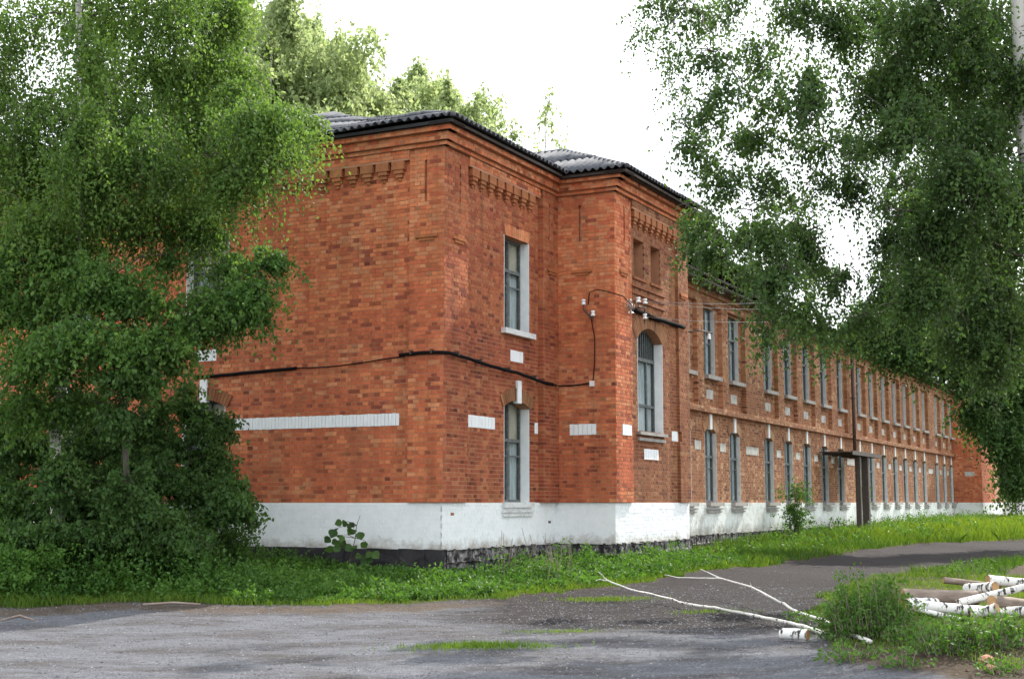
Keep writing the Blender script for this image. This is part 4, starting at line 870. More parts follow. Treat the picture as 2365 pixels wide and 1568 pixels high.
TC = [cl(x, y, Yt, rx, ry, n) for x, y, Yt, rx, ry, n in ((30, 1060, 23.5, 90, 60, 260), (20, 1180, 23, 90, 60, 300), (130, 1080, 24, 80, 60, 240), (140, 1200, 23, 90, 60, 320), (230, 1040, 23.6, 80, 60, 240), (250, 1150, 23.2, 80, 60, 300), (340, 1000, 24, 70, 60, 200), (350, 1110, 23.4, 80, 60, 280), (340, 1220, 22.6, 90, 50, 300), (440, 1060, 24.2, 70, 60, 230), (450, 1160, 23.8, 70, 60, 260), (440, 1250, 23, 90, 45, 260), (500, 1010, 24.6, 40, 50, 90), (60, 980, 24.5, 90, 50, 160), (200, 950, 24.6, 90, 50, 140), (420, 960, 24.6, 50, 50, 90), (100, 1270, 22.0, 110, 45, 300), (240, 1270, 22.0, 100, 45, 300), (350, 1290, 22.2, 90, 40, 260), (130, 1130, 21.9, 60, 90, 240), (300, 1180, 21.8, 60, 90, 240), (290, 1010, 21.5, 50, 60, 150), (300, 920, 21.4, 50, 50, 120), (500, 1190, 23.4, 60, 50, 200), (500, 1090, 24.3, 50, 50, 170), (540, 1150, 23.8, 45, 40, 130), (470, 1010, 24.6, 50, 40, 110), (560, 1200, 23.2, 55, 45, 160), (20, 1280, 21.8, 70, 45, 200), (450, 1300, 22.6, 90, 35, 240))]
tree('bird_cherry_tree', 'dark many branched bird cherry filling the thicket behind the birch trunk', 'tree', [gp(250, 1345, -.1)] + [at(x, y, 23.6) for x, y in ((252, 1240), (248, 1120), (240, 1020), (235, 960))], [.06, .055, .05, .04, .02], TC, M['lf_dark'], .085, M['bark'], per=12, length=(.25, .7), droop=.35, frac=.1)
# sapling with big leaves against the plinth
def sapling(label, x, y, top, leaves, lsize, leaf, Yo=0.0, rs=.014):
    b = gp(x, y); b.y += Yo; b.z = terf(b.x, b.y); T = empty('sapling', b); tag(T, label, 'sapling'); tp = at(top[0], top[1], b.y); pts, rad = limb(b - ZUP * .05, tp, rs, .004, up=.02, n=7, wob=.12); m = MB(); m.tube(pts, rad, 6)
    Pl = []
    for (lx, ly) in leaves:
        q = at(lx, ly, b.y + random.uniform(-.25, .25)); st = min(pts, key=lambda p: (p - q).length); m.tube([st, st.lerp(q, .6) + ZUP * .03, q], [.006, .005, .003], 4); Pl.append(q)
    m.obj('stem', M['bark'], T, smooth=True)
    for q in Pl:
        for _ in range(2):
            bm = bmesh.new(); n = 9; s = lsize * random.uniform(.75, 1.2); d = Vector(rng.normal(size=3)); d.z = -.5 - abs(d.z) * .3; d.y -= .3; d.normalize(); sd_ = d.cross(Vector((random.gauss(0, .4), -1, random.gauss(0, .4)))).normalized(); up_ = sd_.cross(d)
            prof = [(0, 0), (.12, .36), (.35, .52), (.6, .45), (.85, .2), (1.02, 0)]
            c = [bm.verts.new(q + d * s * a_) for a_, _ in prof]; l_ = [bm.verts.new(q + d * s * a_ + sd_ * s * b_ + up_ * s * b_ * .3) for a_, b_ in prof[1:-1]]; r_ = [bm.verts.new(q + d * s * a_ - sd_ * s * b_ + up_ * s * b_ * .3) for a_, b_ in prof[1:-1]]
            for S in (l_, r_):
                bm.faces.new((c[0], c[1], S[0]))
                for i in range(3): bm.faces.new((c[i+1], c[i+2], S[i+1], S[i]))
                bm.faces.new((c[4], c[5], S[3]))
            me = bpy.data.meshes.new('leaf'); bm.to_mesh(me); bm.free(); me.materials.append(leaf); a = me.attributes.new('tone', 'FLOAT', 'FACE'); a.data.foreach_set('value', [random.random()] * len(me.polygons)); place(bpy.data.objects.new('leaf', me), T)
sapling('thin sapling with a few large leaves in front of the white plinth', 805, 1335, (832, 1190), [(772, 1222), (762, 1240), (780, 1248), (800, 1255), (790, 1205), (815, 1222), (830, 1228), (806, 1208), (770, 1262), (815, 1262), (845, 1252), (790, 1235), (833, 1280), (850, 1290), (860, 1275)], .15, M['lf_dark'], Yo=-.2)
# background birches behind the building
def bgtree(label, x, top, Y, w_, n, seed, sparse=1.0, leaf='lf_bright', hfrac=.62):
    n = n * sparse
    b = at(x, 1160, Y); b.z = terf(b.x, b.y); tp = at(x, top, Y); H = tp.z - b.z; tr = [b + (tp - b) * t + Vector((math.sin(t * 5 + seed) * .25, 0, 0)) for t in np.linspace(0, .97, 9)]
    k = Y / (F * 1.007); W_ = w_ * k; cs_ = []
    for i in range(13):
        t = (i + .5) / 13; z = b.z + H * (1 - hfrac + hfrac * t); rad = W_ * (1.25 * math.sin(math.pi * min(.97, .3 + t * .62)) ** .7) * (sparse ** .3) * (1 if t < .9 else .5); a_ = i * 2.4 + seed
        cs_.append(((b.x + math.cos(a_) * rad * .55, b.y + math.sin(a_) * rad * .55, z), (rad * .6, rad * .6, H * hfrac / 13 * 1.25), int(n * 5 / 13 * (1.1 - .6 * t))))
    for i in range(10 if sparse > .9 else 3):
        t = random.uniform(.0, .85); rad = W_ * 1.15 * (1 - t * .6); a_ = random.uniform(0, 6.28); cs_.append(((b.x + math.cos(a_) * rad, b.y + math.sin(a_) * rad * .5, b.z + H * (1 - hfrac + hfrac * t)), (rad * .35, rad * .35, H * .06), int(n * 2 / 13)))
    cs_.append(((tp.x, tp.y, tp.z - .5), (W_ * .06, W_ * .06, .8), int(n / 26)))
    return tree('birch_tree', label, 'tree', tr, [.16 * (1 - t * .9) for t in np.linspace(0, 1, 9)], cs_, M[leaf], .19, M['birch'], per=9, length=(.5, 1.5), droop=.9, group='birches behind the building', subs=3, frac=.04, twr=.012, clump=.2)
bgtree('tall bright birch rising behind the left end of the visible roof', 640, -20, 46, 250, 1500, 1, hfrac=.7)
bgtree('bright rounded birch behind the wavy left part of the roof', 760, 110, 47, 190, 1400, 2, hfrac=.75)
bgtree('bright low birch above the sagging middle of the roof', 880, 190, 50, 170, 900, 3)
bgtree('pale birch with thin pointed tip behind the near roof corner', 950, 150, 55, 150, 800, 4)
bgtree('bright birch directly behind the near roof corner', 1040, 190, 52, 130, 650, 5)
bgtree('thin pale birch above the eave between the two corners', 1130, 200, 56, 100, 330, 6, sparse=.35)
bgtree('sparse wispy birch standing apart just left of the smaller roof hip', 1272, 215, 54, 90, 260, 7, sparse=.16)
bgtree('small bright treetop peeping over the eave left of the smaller roof hip', 1180, 285, 52, 60, 130, 8, sparse=.5)
bgtree('wide bright birch whose crown joins its neighbours over the roof middle', 820, 150, 58, 230, 1300, 12, hfrac=.7)
bgtree('bright feathery birch between the tall one and the rounded one', 700, 60, 60, 190, 1300, 14, hfrac=.7)
bgtree('low pale birch filling the gap over the near roof corner', 990, 205, 60, 190, 900, 15)
bgtree('hazy birch top showing through the left crown', 520, 10, 48, 170, 900, 9)

# right birch, trunk at the picture's edge
Yr = 17.5
tb3 = [gp(2450, 1420, -.1)] + [at(x, y, Yr) for x, y in ((2440, 1200), (2430, 900), (2405, 650), (2385, 480), (2365, 300), (2358, 150), (2352, 20), (2340, -160), (2330, -350), (2300, -560))]
for p in tb3[:1]: p.y = Yr; 
tb3[0] = Vector((at(2450, 1300, Yr).x, Yr, terf(7, Yr) - .1))
random.seed(21)
RC = []
for (x, y, d, rx, ry, n) in ((1500, 20, .5, 55, 50, 60), (1530, 120, .4, 60, 55, 55), (1560, 220, .2, 50, 45, 38), (1600, 60, 0, 80, 70, 130), (1700, 40, -.3, 90, 70, 170), (1640, 160, .2, 80, 60, 110), (1760, 150, .4, 90, 60, 150), (1850, 60, .3, 100, 80, 230), (1950, 120, -.4, 100, 90, 270), (2060, 60, .4, 110, 100, 340), (2180, 80, -.2, 110, 110, 380), (2290, 100, .2, 110, 120, 420),
      (1590, 300, .2, 65, 45, 65), (1680, 260, -.2, 80, 55, 120), (1790, 260, .3, 80, 60, 130), (1900, 250, -.2, 90, 80, 220), (2040, 240, .5, 110, 90, 330), (2170, 250, 0, 100, 110, 400), (2300, 280, .3, 100, 120, 420),
      (1620, 380, 0, 60, 45, 70), (1700, 370, .5, 60, 40, 80), (1780, 350, 0, 80, 45, 100), (1880, 360, .3, 70, 50, 110), (2000, 350, -.3, 80, 60, 160), (1640, 460, .2, 60, 50, 90), (1740, 460, -.3, 80, 50, 120), (1850, 470, .2, 90, 45, 130), (1960, 440, 0, 70, 45, 110), (1600, 530, -.1, 45, 55, 110), (1680, 560, .2, 75, 55, 190), (1770, 590, 0, 75, 60, 200), (1860, 580, .3, 70, 50, 150), (1800, 530, 0, 80, 45, 130),
      (1640, 610, 0, 40, 45, 90), (1720, 650, .2, 60, 40, 130), (1800, 670, -.2, 70, 45, 170), (1880, 660, .3, 55, 45, 120), (1770, 740, .1, 40, 70, 70), (1850, 750, 0, 55, 50, 110), (1930, 690, 0, 45, 40, 60),
      (2120, 420, .2, 90, 80, 300), (2230, 460, -.2, 90, 90, 380), (2330, 480, .2, 80, 110, 350), (2160, 570, 0, 80, 80, 300), (2280, 630, .1, 90, 100, 380), (2060, 560, .3, 50, 40, 80), (2110, 640, -.1, 60, 50, 160), (2350, 780, .2, 60, 90, 200), (2320, 880, .2, 50, 50, 90),
      (1780, 820, 0, 22, 40, 22), (1850, 810, .1, 30, 40, 26), (1910, 780, 0, 40, 40, 45), (1990, 780, .2, 40, 40, 40), (2060, 700, .1, 60, 60, 150), (2140, 720, 0, 60, 80, 200), (2220, 760, .1, 70, 70, 240), (2080, 150, 0, 110, 90, 260), (2080, 330, -.2, 100, 70, 240), (2250, 180, .3, 110, 100, 300), (2300, 740, 0, 70, 80, 260), (2150, 650, .4, 90, 50, 200), (2230, 720, .4, 90, 50, 220), (2320, 860, .2, 60, 60, 160), (2080, 620, .5, 70, 40, 130), (2260, 820, .3, 70, 40, 150), (2250, 350, .2, 90, 90, 280), (2100, 480, 0, 80, 60, 220), (2200, 540, -.1, 80, 70, 240), (2355, 90, -.6, 40, 90, 110), (2360, 260, -.6, 36, 90, 100), (1900, -120, 0, 200, 80, 260), (2200, -130, 0, 200, 90, 360), (2450, 100, 0, 120, 200, 400), (2450, 450, 0, 110, 200, 350), (2300, -350, 0, 220, 110, 260), (1650, -80, 0, 120, 60, 110)):
    RC.append(cl(x, y, Yr + d * 2 + random.choice((-.8, 0, 0, 1.5, 3.5, 6)) * (1 if x < 2250 else .7), rx, ry, int(n * (.58 if x < 1960 and y < 500 else .68 if x < 1960 else .95))))
tree('birch_tree', 'large weeping birch with trunk at the right edge and leafy curtains over the long wing', 'tree', tb3, [.17, .15, .14, .13, .12, .11, .10, .09, .08, .06, .03], RC, M['lf_birch'], .062, M['birch'], per=15, length=(.25, .8), droop=.95, clump=.24, frac=.25, subs=3, tonebias=-.05)
# dark tree standing before the far part of the wing
Yd = 38
tb4 = [Vector((at(2405, 1200, Yd).x, Yd, terf(14, Yd) - .1))] + [at(x, y, Yd) for x, y in ((2400, 1050), (2385, 900), (2360, 760), (2320, 640), (2280, 500))]
DC = [cl(x, y, Yd + d, rx, ry, int(n * 1.5)) for x, y, d, rx, ry, n in ((2010, 740, 0, 60, 55, 300), (2100, 760, .5, 90, 70, 560), (2200, 800, 0, 90, 80, 620), (2300, 820, .6, 90, 90, 620), (2080, 800, -.3, 60, 30, 160), (2150, 680, 0, 90, 60, 420), (2280, 960, 0, 60, 60, 260), (2350, 960, .5, 60, 90, 380), (2345, 1080, 1.0, 40, 60, 200), (2250, 620, 0, 110, 80, 500), (2430, 800, 0, 80, 200, 500), (1945, 775, 0, 40, 30, 60), (2250, 870, 0, 50, 40, 220), (2330, 1010, -.5, 50, 60, 260), (2360, 880, 0, 60, 80, 380), (2130, 790, -.4, 80, 40, 260), (2200, 720, 0, 90, 70, 420))]
tree('linden_tree', 'dark dense tree hanging over the far end of the long wing', 'tree', tb4, [.22, .2, .17, .14, .1, .05], DC, M['lf_dark'], .11, M['bark'], per=12, length=(.4, 1.1), droop=.7, frac=.05, twr=.008)
shrub('shrub', 'dark shrub beside the pale shed wall at the far right', 'shrub', 2350, 1216, 120, 190, 900, M['lf_dark'], .13, Yo=14)
# trees beyond the far end
def mass(name, label, x, y0, y1, Y, w_, n, leaf='lf_dark', ls=.2):
    b = at(x, 1160, Y); b.z = terf(b.x, b.y); tp = at(x, y0, Y); cs_ = [cl(x + random.uniform(-.5, .5) * w_, y0 + (y1 - y0) * (i + .5) / 10, Y + random.uniform(-2, 2), w_ * .38, (y1 - y0) * .12, n // 10) for i in range(10)]
    return tree(name, label, 'tree', [b.lerp(tp, t) for t in np.linspace(0, .9, 6)], [.25, .22, .18, .14, .1, .05], cs_, M[leaf], ls, M['bark'], per=9, length=(.6, 1.6), droop=.6, frac=0, subs=2, group='trees beyond the far end of the wing')
mass('linden_tree', 'dark leafy tree beyond the far pavilion, left one', 2290, 700, 1150, 92, 150, 900)
mass('linden_tree', 'dark leafy tree beyond the far pavilion, at the right edge', 2400, 560, 1180, 95, 190, 1400)
mass('linden_tree', 'mid green tree beyond the far pavilion seen through the birch', 2200, 640, 900, 100, 150, 500)
# pale shed far right
sh = empty('shed', at(2312, 1190, 88) * 1); tag(sh, 'small whitewashed shed beyond the far end of the long wing', 'shed')
P_ = Vector((at(2286, 1160, 88).x, 88, 0)); m = MB(); m.wbox(P_, Vector((1, 0, 0)), Vector((0, -1, 0)), 0, 5.5, -4, 0, .6, 2.5); m.obj('wall', M['jamb'], sh)
m = deck([P_ + Vector((-.3, -.3, 2.52)), P_ + Vector((5.8, -.3, 2.52)), P_ + Vector((5.8, 2, 3.3)), P_ + Vector((-.3, 2, 3.3))]); m.obj('roof', M['slateold'], sh)
m = MB(); m.wbox(P_, Vector((1, 0, 0)), Vector((0, -1, 0)), 2.6, 3.5, -.03, .03, .65, 2.3); m.obj('door', M['wood'], sh)

# ---- saplings and weeds before the wing
shrub('shrub', 'leafy young shrub before the stained plinth left of the canopy', 'shrub', 1835, 1262, 90, 130, 260, M['lf_mid'], .07, Yo=3)
shrub('shrub', 'tall thin weed patch climbing beside the canopy posts', 'shrub', 1990, 1240, 40, 140, 140, M['lf_weed'], .09, Yo=8)
shrub('shrub', 'low pale leaved shrub growing along the far stained plinth', 'shrub', 2095, 1225, 110, 50, 240, M['lf_mid'], .10, Yo=16, toneb=.3)
shrub('shrub', 'pale twiggy shrub at the dark side wall of the far pavilion', 'shrub', 2215, 1215, 60, 60, 150, M['lf_weed'], .12, Yo=24)
# weed clumps at the lower right
wd_l = [('tall dense nettle clump left of the log pile', 2020, 1478, 200, 142, 1200), ('dark weed clump directly below the log pile', 2160, 1488, 190, 60, 420), ('bushy nettle clump standing on the brown mound', 2215, 1522, 110, 95, 330), ('dark weed clump at the right edge under the logs', 2330, 1505, 160, 85, 420),
        ('low weed clump at the butt ends of the poles', 1985, 1530, 130, 40, 150), ('thin weed patch on the road side of the nettles', 1870, 1440, 60, 30, 50), ('small weed clump at the front of the mound', 2110, 1552, 90, 40, 70), ('ragged weed clump in the lower right corner', 2330, 1566, 110, 45, 110),
        ('narrow upright nettle spire behind the tall clump', 2055, 1400, 70, 75, 140), ('grassy weed clump behind the logs', 2240, 1335, 120, 45, 160)]
def weed_clump(label, x, y, w_, h, n):
    b = gp(x, y); k = b.y / (F * 1.007); W_ = w_ * k; H = h * k; T = empty('weed_clump', b); tag(T, label, 'weeds'); ns = max(12, int(n / 7)); m = MB(); P = []; tn = []
    for i in range(ns):
        a_ = random.uniform(0, 6.28); rr = math.sqrt(random.random()); bx = b.x + math.cos(a_) * rr * W_ * .5; by = b.y + .25 + math.sin(a_) * rr * W_ * .32; z = terf(bx, by)
        hh_ = H * (1.05 - .55 * rr ** 2) * random.uniform(.45, 1.12); lx, ly = random.gauss(0, .13) * hh_ + math.cos(a_) * rr * .1, random.gauss(0, .13) * hh_ ; top = Vector((bx + lx, by + ly, z + hh_)); q = Vector((bx, by, z - .02))
        m.tube([q, q.lerp(top, .5) + Vector((0, 0, .02)), top], [.005, .004, .002], 3, caps=False); nl = int(26 * hh_ / .5) + 6; t_ = random.uniform(.2, .8)
        for j_ in range(nl):
            t = random.uniform(.12, 1.03); sp_ = .035 + .075 * (1.05 - t); P.append((bx + lx * t + random.gauss(0, sp_), by + ly * t + random.gauss(0, sp_), z + hh_ * t)); tn.append(t_ * .6 + t * .3)
    m.obj('stems', M['oldlog'], T, kind='stuff'); leaf_object('foliage', np.array(P), .052, M['lf_weed'], T, tone=np.array(tn), hang=-.05, aspect=.5)
for lab, x, y, w_, h, n in wd_l: weed_clump(lab, x, y, w_, h, n)

# ---- ground cover: weeds and grass as joined leaves
def in_building(x, y):
    p = np.stack([x - C1.x, y - C1.y], -1); b = p @ np.array([BD.x, BD.y]); n_ = p @ np.array([BN.x, BN.y])
    return ((b > -.05) & (n_ < .05)) | ((b > 4.9) & (b < 9.6) & (n_ < 1.45)) | ((b > 9.5) & (b < 56) & (n_ < .4)) | ((b > 55.8) & (n_ < 1.9))
def sample(x0, x1, y0, y1, n, cond):
    x = rng.uniform(x0, x1, n); y = rng.uniform(y0, y1, n); k = cond(x, y) & ~in_building(x, y); return x[k], y[k]
off = lambda x, y: road_sd(x, y) < 0
def blades(name, x, y, h, w_, material, label=None, lean=.35, toneb=.5, kind='stuff'):
    n = len(x); z = ter(x, y) - .02; a_ = rng.uniform(0, 6.28, n); H = h * rng.uniform(.5, 1.25, n); b = np.stack([x, y, z], 1); dx = np.stack([np.cos(a_), np.sin(a_), 0 * a_], 1) * w_ * .5
    le = rng.normal(0, lean, (n, 2)) * H[:, None]; mid = b + np.c_[le * .35, H * .6]; tip = b + np.c_[le, H]
    V = np.stack([b - dx, b + dx, mid + dx * .7, tip, mid - dx * .7], 1).reshape(-1, 3)
    me = np_mesh(name, V, np.arange(n * 5).reshape(-1, 5), material, k=5, tone=np.clip(toneb + .35 * vn(x, y, 1.7) + rng.normal(0, .2, n), 0, 1)); o = bpy.data.objects.new(name, me); place(o); tag(o, kind=kind, label=label); return o
# verge before the left facade
x, y = sample(-12, 6, 18.5, 32, 230000, lambda x, y: off(x, y) & (y < 31)); d = -road_sd(x, y)
lf_ = np.clip((-3.5 - x) / 3, 0, 1); hh = (.08 + .04 * np.clip(d / 1.4, 0, 1) + .1 * lf_) * (1 + .4 * vn(x, y, 1.3)); blades('grass', x, y, hh, .012, M['grass'], 'green verge grass along the foot of the building', toneb=.4)
# verge by the wing, brighter
x, y = sample(3, 34, 26, 76, 330000, lambda x, y: off(x, y) & ((x + 1.306) * BN.x + (y - 25) * BN.y < 9)); blades('tall_grass', x, y, (.16 + .12 * np.clip((y - 33) / 8, 0, 1)) * (1 + .55 * vn(x, y, 1.3)), .018, M['drygrass'], 'tall yellow green grass beside the long wing', toneb=np.clip((y - 35) / 18, 0, 1) * .8)
# right hand island
x, y = sample(2.5, 12, 10.5, 26, 90000, lambda x, y: off(x, y) & (vn(x, y, 1.9) > np.where(y < 15.2, .45, -.35))); blades('grass', x, y, .09 * (1 + .5 * vn(x, y, 2.5)), .010, M['grass'], 'short grass on the brown mound by the logs', toneb=.4)
# tufts in the road
def tuft(cx, cy, r, n, h, lab):
    q = ground_at(cx, cy); x = q.x + rng.normal(0, r, n); y = q.y + rng.normal(0, r * .35, n); o = blades('grass_patch', x, y, h, .009, M['grass'], lab, toneb=.5)
tuft(1105, 1488, .38, 1500, .05, 'thin grass patch in the middle of the gravel'); tuft(1290, 1455, .3, 260, .03, 'sparse grass patch in the gravel'); tuft(1400, 1382, .35, 700, .05, 'grass patch near the tip of the long pole'); tuft(1640, 1410, .3, 260, .05, 'sparse grass along the long pole')
# broadleaf weeds: stems with whorls of leaves
def weeds(name, x, y, h, ls, material, label, per=22, toneb=.4):
    n = len(x); z = ter(x, y); H = h * rng.uniform(.5, 1.2, n); t = (np.arange(per) + .5) / per; lean = rng.normal(0, .16, (n, 2)) * H[:, None]
    P = np.stack([x[:, None] + lean[:, :1] * t + rng.normal(0, 1, (n, per)) * (.03 + .09 * H[:, None] * (1.1 - t)), y[:, None] + lean[:, 1:] * t + rng.normal(0, 1, (n, per)) * (.03 + .09 * H[:, None] * (1.1 - t)), z[:, None] + H[:, None] * (.12 + .9 * t)], -1).reshape(-1, 3)
    tn = np.repeat(np.clip(toneb + .4 * vn(x, y, 1.1), 0, 1), per); return leaf_object(name, P, ls, material, None, tone=tn, hang=-.1, kind='stuff', label=label)
x, y = sample(-12, 5.2, 19, 31, 14500, lambda x, y: (road_sd(x, y) < -.25)); d = -road_sd(x, y)
lf_ = np.clip((-3.2 - x) / 3, 0, 1); hh = (.09 + .15 * np.clip((d - .3) / .9, 0, 1) * (1 - .6 * np.clip((d - 2.3) / 1.0, 0, 1)) + .35 * lf_) * (1 + .6 * vn(x, y, 1.4)); hh = hh * (1 + 1.3 * np.clip(vn(x + 3, y * 1.5, 2.3) - .25, 0, 1)); weeds('weeds', x, y, hh, .065, M['lf_weed'], 'broad leaved weeds and nettles along the foot of the left block')
x, y = sample(4, 30, 30, 70, 6000, lambda x, y: (road_sd(x, y) < -.6) & ((x + 1.306) * BN.x + (y - 25) * BN.y < 2.6 + 5 * np.clip(vn(x, y, 1.5), 0, 1))); weeds('weeds', x, y, (.2 + .25 * np.clip((y - 37) / 6, 0, 1)) * (1 + .5 * vn(x, y, .8)), .09, M['lf_weed'], 'leafy weeds against the plinth of the long wing', per=14)
# a few upright dry stalks near the corner
m = MB()
for i in range(26):
    q = gp(random.uniform(1150, 1340), random.uniform(1335, 1352)); tp = q + Vector((random.gauss(0, .1), random.gauss(0, .1), random.uniform(.5, .95))); m.tube([q, q.lerp(tp, .5) + Vector((.02, 0, 0)), tp], [.007, .006, .003], 4)
m.obj('dry_stalks', M['oldlog'], kind='stuff', label='dry upright stalks before the stone foundation', cat=None)
# gravel
def pebbles(name, n, x0, x1, y0, y1, s0, s1, material, cond, label):
    x = rng.uniform(x0, x1, n); y = y0 + (y1 - y0) * rng.uniform(0, 1, n) ** 1.2; k = cond(x, y); x, y = x[k], y[k]; n = len(x); s = rng.uniform(s0, s1, n) * rng.uniform(.5, 1, n)
    oct_ = np.array([(1, 0, 0), (0, 1, 0), (-1, 0, 0), (0, -1, 0), (0, 0, .7), (0, 0, -.7)]); f_ = np.array([(0,1,4),(1,2,4),(2,3,4),(3,0,4),(1,0,5),(2,1,5),(3,2,5),(0,3,5)])
    V = oct_[None] * s[:, None, None] * rng.uniform(.6, 1.3, (n, 6, 1)) + np.stack([x, y, ter(x, y) - .05 * np.clip(road_sd(x, y) / .5, 0, 1)], -1)[:, None]
    Fq = (np.arange(n)[:, None, None] * 6 + f_[None]).reshape(-1, 3); me = np_mesh(name, V.reshape(-1, 3), Fq, material, k=3); o = bpy.data.objects.new(name, me); place(o); tag(o, label=label, kind='stuff')
M['pebble'] = mat('grey_pebble', (.20, .20, .23), .9, col2=(.07, .065, .065), vscale=6, coord='Object'); M['pebble2'] = mat('pale_pebble', (.36, .36, .38), .9, col2=(.24, .22, .21), vscale=6)
pebbles('gravel', 52000, -9, 9, 10.8, 24, .005, .022, M['pebble'], lambda x, y: inside(x, y), 'grey gravel scattered over the road')
pebbles('gravel', 1300, -9, 10, 10.8, 30, .006, .020, M['pebble2'], lambda x, y: inside(x, y) | (x > 2), 'pale chips scattered over the road')
pebbles('rubble', 260, -9, 7, 11, 21, .012, .035, M['pebble'], lambda x, y: inside(x, y), 'loose stones lying about the road')
pebbles('rubble', 420, 3.2, 8, 12.0, 15.5, .01, .05, M['earthm'], lambda x, y: off(x, y), 'brown crumbs of earth and brick on the mound')

# ---- fallen birch poles
def pole(label, pts, rad, side=None):
    T = empty('birch_pole', pts[-1]); tag(T, label, 'branch', 'fallen birch poles')
    def sm(p, rr, k=5):
        P2, R2 = [], []
        for i in range(len(p) - 1):
            for j_ in range(k): t = j_ / k; P2.append(p[i].lerp(p[i+1], t) + Vector((random.gauss(0, .004), 0, random.gauss(0, .003)))); R2.append((rr[i] + (rr[i+1] - rr[i]) * t) * random.uniform(.92, 1.1))
        return P2 + [p[-1]], R2 + [rr[-1]]
    m = MB(); m.tube(*sm(pts, [q_ * .72 for q_ in rad]), 7); m.obj('stem', M['birchpole'], T, smooth=True)
    for s in side or []:
        m = MB(); m.tube(*sm(s[0], [q_ * .8 for q_ in s[1]], 4), 5); m.obj('side_branch', M['birchpole'], T, smooth=True)
def g2(x, y, lift=.03): q = ground_at(x, y); return Vector((q.x, q.y, q.z + lift))
tip1 = at(1383, 1320, 20.6); p1 = [tip1, at(1402, 1340, 20.7), at(1460, 1362, 20.4), g2(1530, 1386, .05), g2(1592, 1400), g2(1650, 1408), g2(1720, 1422), g2(1800, 1438), g2(1870, 1456), g2(1940, 1478, .02)]
pole('long thin birch pole lying nearest on the road', p1, [.008, .014, .018, .021, .024, .026, .028, .03, .032, .036], [([at(1402, 1340, 20.7), at(1385, 1338, 20.6), at(1376, 1341, 20.5)], [.012, .010, .005])])
p2 = [at(1618, 1313, 23), at(1660, 1334, 22.4), at(1735, 1355, 21), at(1790, 1384, 19.6), at(1840, 1412, 18.4), g2(1900, 1446, .08), g2(1960, 1472, .05), g2(2012, 1490, .04)]
pole('forked birch pole farther back on the road', p2, [.008, .016, .022, .026, .028, .03, .033, .036], [([at(1668, 1336, 22.2), at(1630, 1334, 22.4), at(1570, 1334, 22.8), at(1535, 1327, 23)], [.015, .012, .011, .006]), ([at(1735, 1355, 21), at(1733, 1345, 20.9)], [.01, .005])])
# ---- logs
def log(label, c, d, ln, r, material='birchlog', cat='log', group='birch logs', tilt=0, bend=.0):
    c = Vector(c); d = Vector(d).normalized(); n = 9; mb = MB(); L2 = ln / 2
    pts = [Vector((-L2 + ln * i / (n - 1), 0, bend * math.sin(math.pi * i / (n - 1)))) for i in range(n)]
    mb.tube(pts, [r * random.uniform(.93, 1.06) for _ in range(n)], 12, caps=False)
    rot = d.to_track_quat('X', 'Z').to_matrix().to_4x4(); mw = Matrix.Translation(c) @ rot
    T = place(bpy.data.objects.new('birch_log', mb.mesh('birch_log', M[material], True)), None, mw); tag(T, label, cat, group)
    for s in (-1, 1):
        e = MB(); e.tube([(s * (L2 - .01), 0, 0), (s * (L2 + .006), 0, 0)], [r * .97, r * .93], 12); e.obj('cut_end', M['cutwood'], T, mw=mw)
q = g2(1835, 1476, .06); log('short white birch log lying alone on the gravel below the poles', q, (.8, -.55, 0), .33, .065)
def lp(x, y, Y): return at(x, y, Y)
YL = 18.6
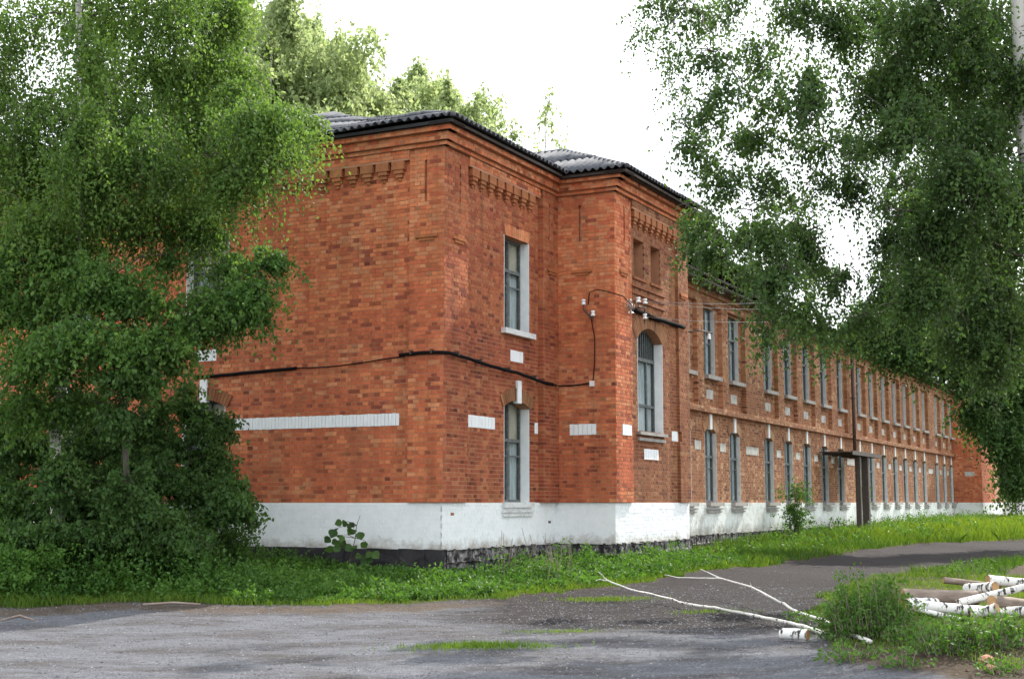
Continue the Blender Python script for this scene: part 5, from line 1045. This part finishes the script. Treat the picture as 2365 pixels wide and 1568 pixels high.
logs = [('broad split brown log lying across the middle of the pile', lp(2170, 1378, YL), (1, .1, -.04), 1.05, .10, 'oldlog'), ('thin grey brown log at the back of the pile', lp(2245, 1347, YL + .6), (1, -.05, -.12), .78, .045, 'oldlog'),
        ('white birch log with black marks at the front of the pile', lp(2205, 1406, YL - .45), (1, .02, -.10), 1.30, .075, 'birchlog'), ('white birch log end poking from the nettles beside the front log', lp(2130, 1392, YL - .3), (1, .5, -.05), .5, .07, 'birchlog'),
        ('slanting white birch log resting across the pile', lp(2305, 1370, YL - .3), (1, -.2, .26), 1.1, .05, 'birchlog'), ('white birch log at the right end behind the slanting one', lp(2345, 1345, YL + .5), (1, .1, -.1), .8, .07, 'birchlog'),
        ('stubby birch log with orange cut end on top of the pile', lp(2265, 1358, YL + .2), (.5, -.85, .1), .5, .075, 'birchlog'), ('short birch log leaning at the front right of the pile', lp(2275, 1412, YL - .6), (.7, -.6, .3), .35, .07, 'birchlog'),
        ('dark shaded birch log under the slanting one', lp(2330, 1392, YL - .2), (.8, .5, -.1), .7, .08, 'oldlog'), ('thin white birch stick beneath the front log', lp(2165, 1418, YL - .7), (1, -.1, -.25), .6, .035, 'birchlog'), ('birch log at the right edge of the frame, low in the pile', lp(2350, 1412, YL - .5), (.6, -.7, .1), .5, .07, 'birchlog')]
for lab, c, d, ln, r, mt in logs: log(lab, c, d, ln, r, mt, group='logs in the pile at the right')
# ---- small litter
m = MB(); q = g2(315, 1366, .04); m.box(-.17, .17, -.08, .08, -.03, .03); m.obj('board_scrap', M['sillw'], mw=Matrix.Translation(q) @ Matrix.Rotation(.3, 4, 'Z') @ Matrix.Rotation(.06, 4, 'Y'), label='broken whitish board scrap at the edge of the verge', cat='board')
m = MB(); m.tube([g2(330, 1399, .02), g2(400, 1396, .03), g2(462, 1398, .02)], [.018, .02, .015], 6); m.obj('stick', M['oldlog'], smooth=True, label='grey stick lying along the edge of the verge', cat='stick')
m = MB(); m.tube([g2(0, 1436, .02), g2(45, 1430, .05), g2(82, 1436, .02)], [.014, .02, .01], 6); m.obj('stick', M['oldlog'], smooth=True, label='brown curved twig on the gravel at the left edge', cat='stick')
m = MB(); m.tube([g2(345, 1345, .1), at(370, 1330, g2(345, 1345).y), at(392, 1312, g2(345, 1345).y)], [.012, .012, .006], 5); m.obj('stick', M['oldlog'], smooth=True, label='thin pale stick leaning in the weeds under the thicket', cat='stick')
for i, (x_, y_, s, lab) in enumerate(((2278, 1532, .07, 'pinkish brick lump on the mound, upper of two'), (2290, 1550, .055, 'reddish brick lump on the mound, lower of two'), (1652, 1266 + 12, .08, 'pale red stone beside the foundation corner'))):
    bm = bmesh.new(); bmesh.ops.create_icosphere(bm, subdivisions=2, radius=s)
    for v in bm.verts: v.co *= random.uniform(.8, 1.15); v.co.z *= .7
    me = bpy.data.meshes.new('stone_lump'); bm.to_mesh(me); bm.free(); me.materials.append(M['brick1']); o = bpy.data.objects.new('stone_lump', me); place(o, None, Matrix.Translation(g2(x_, y_, s * .5))); o.color = (.45, .22, .15, 1); tag(o, lab, 'stone')
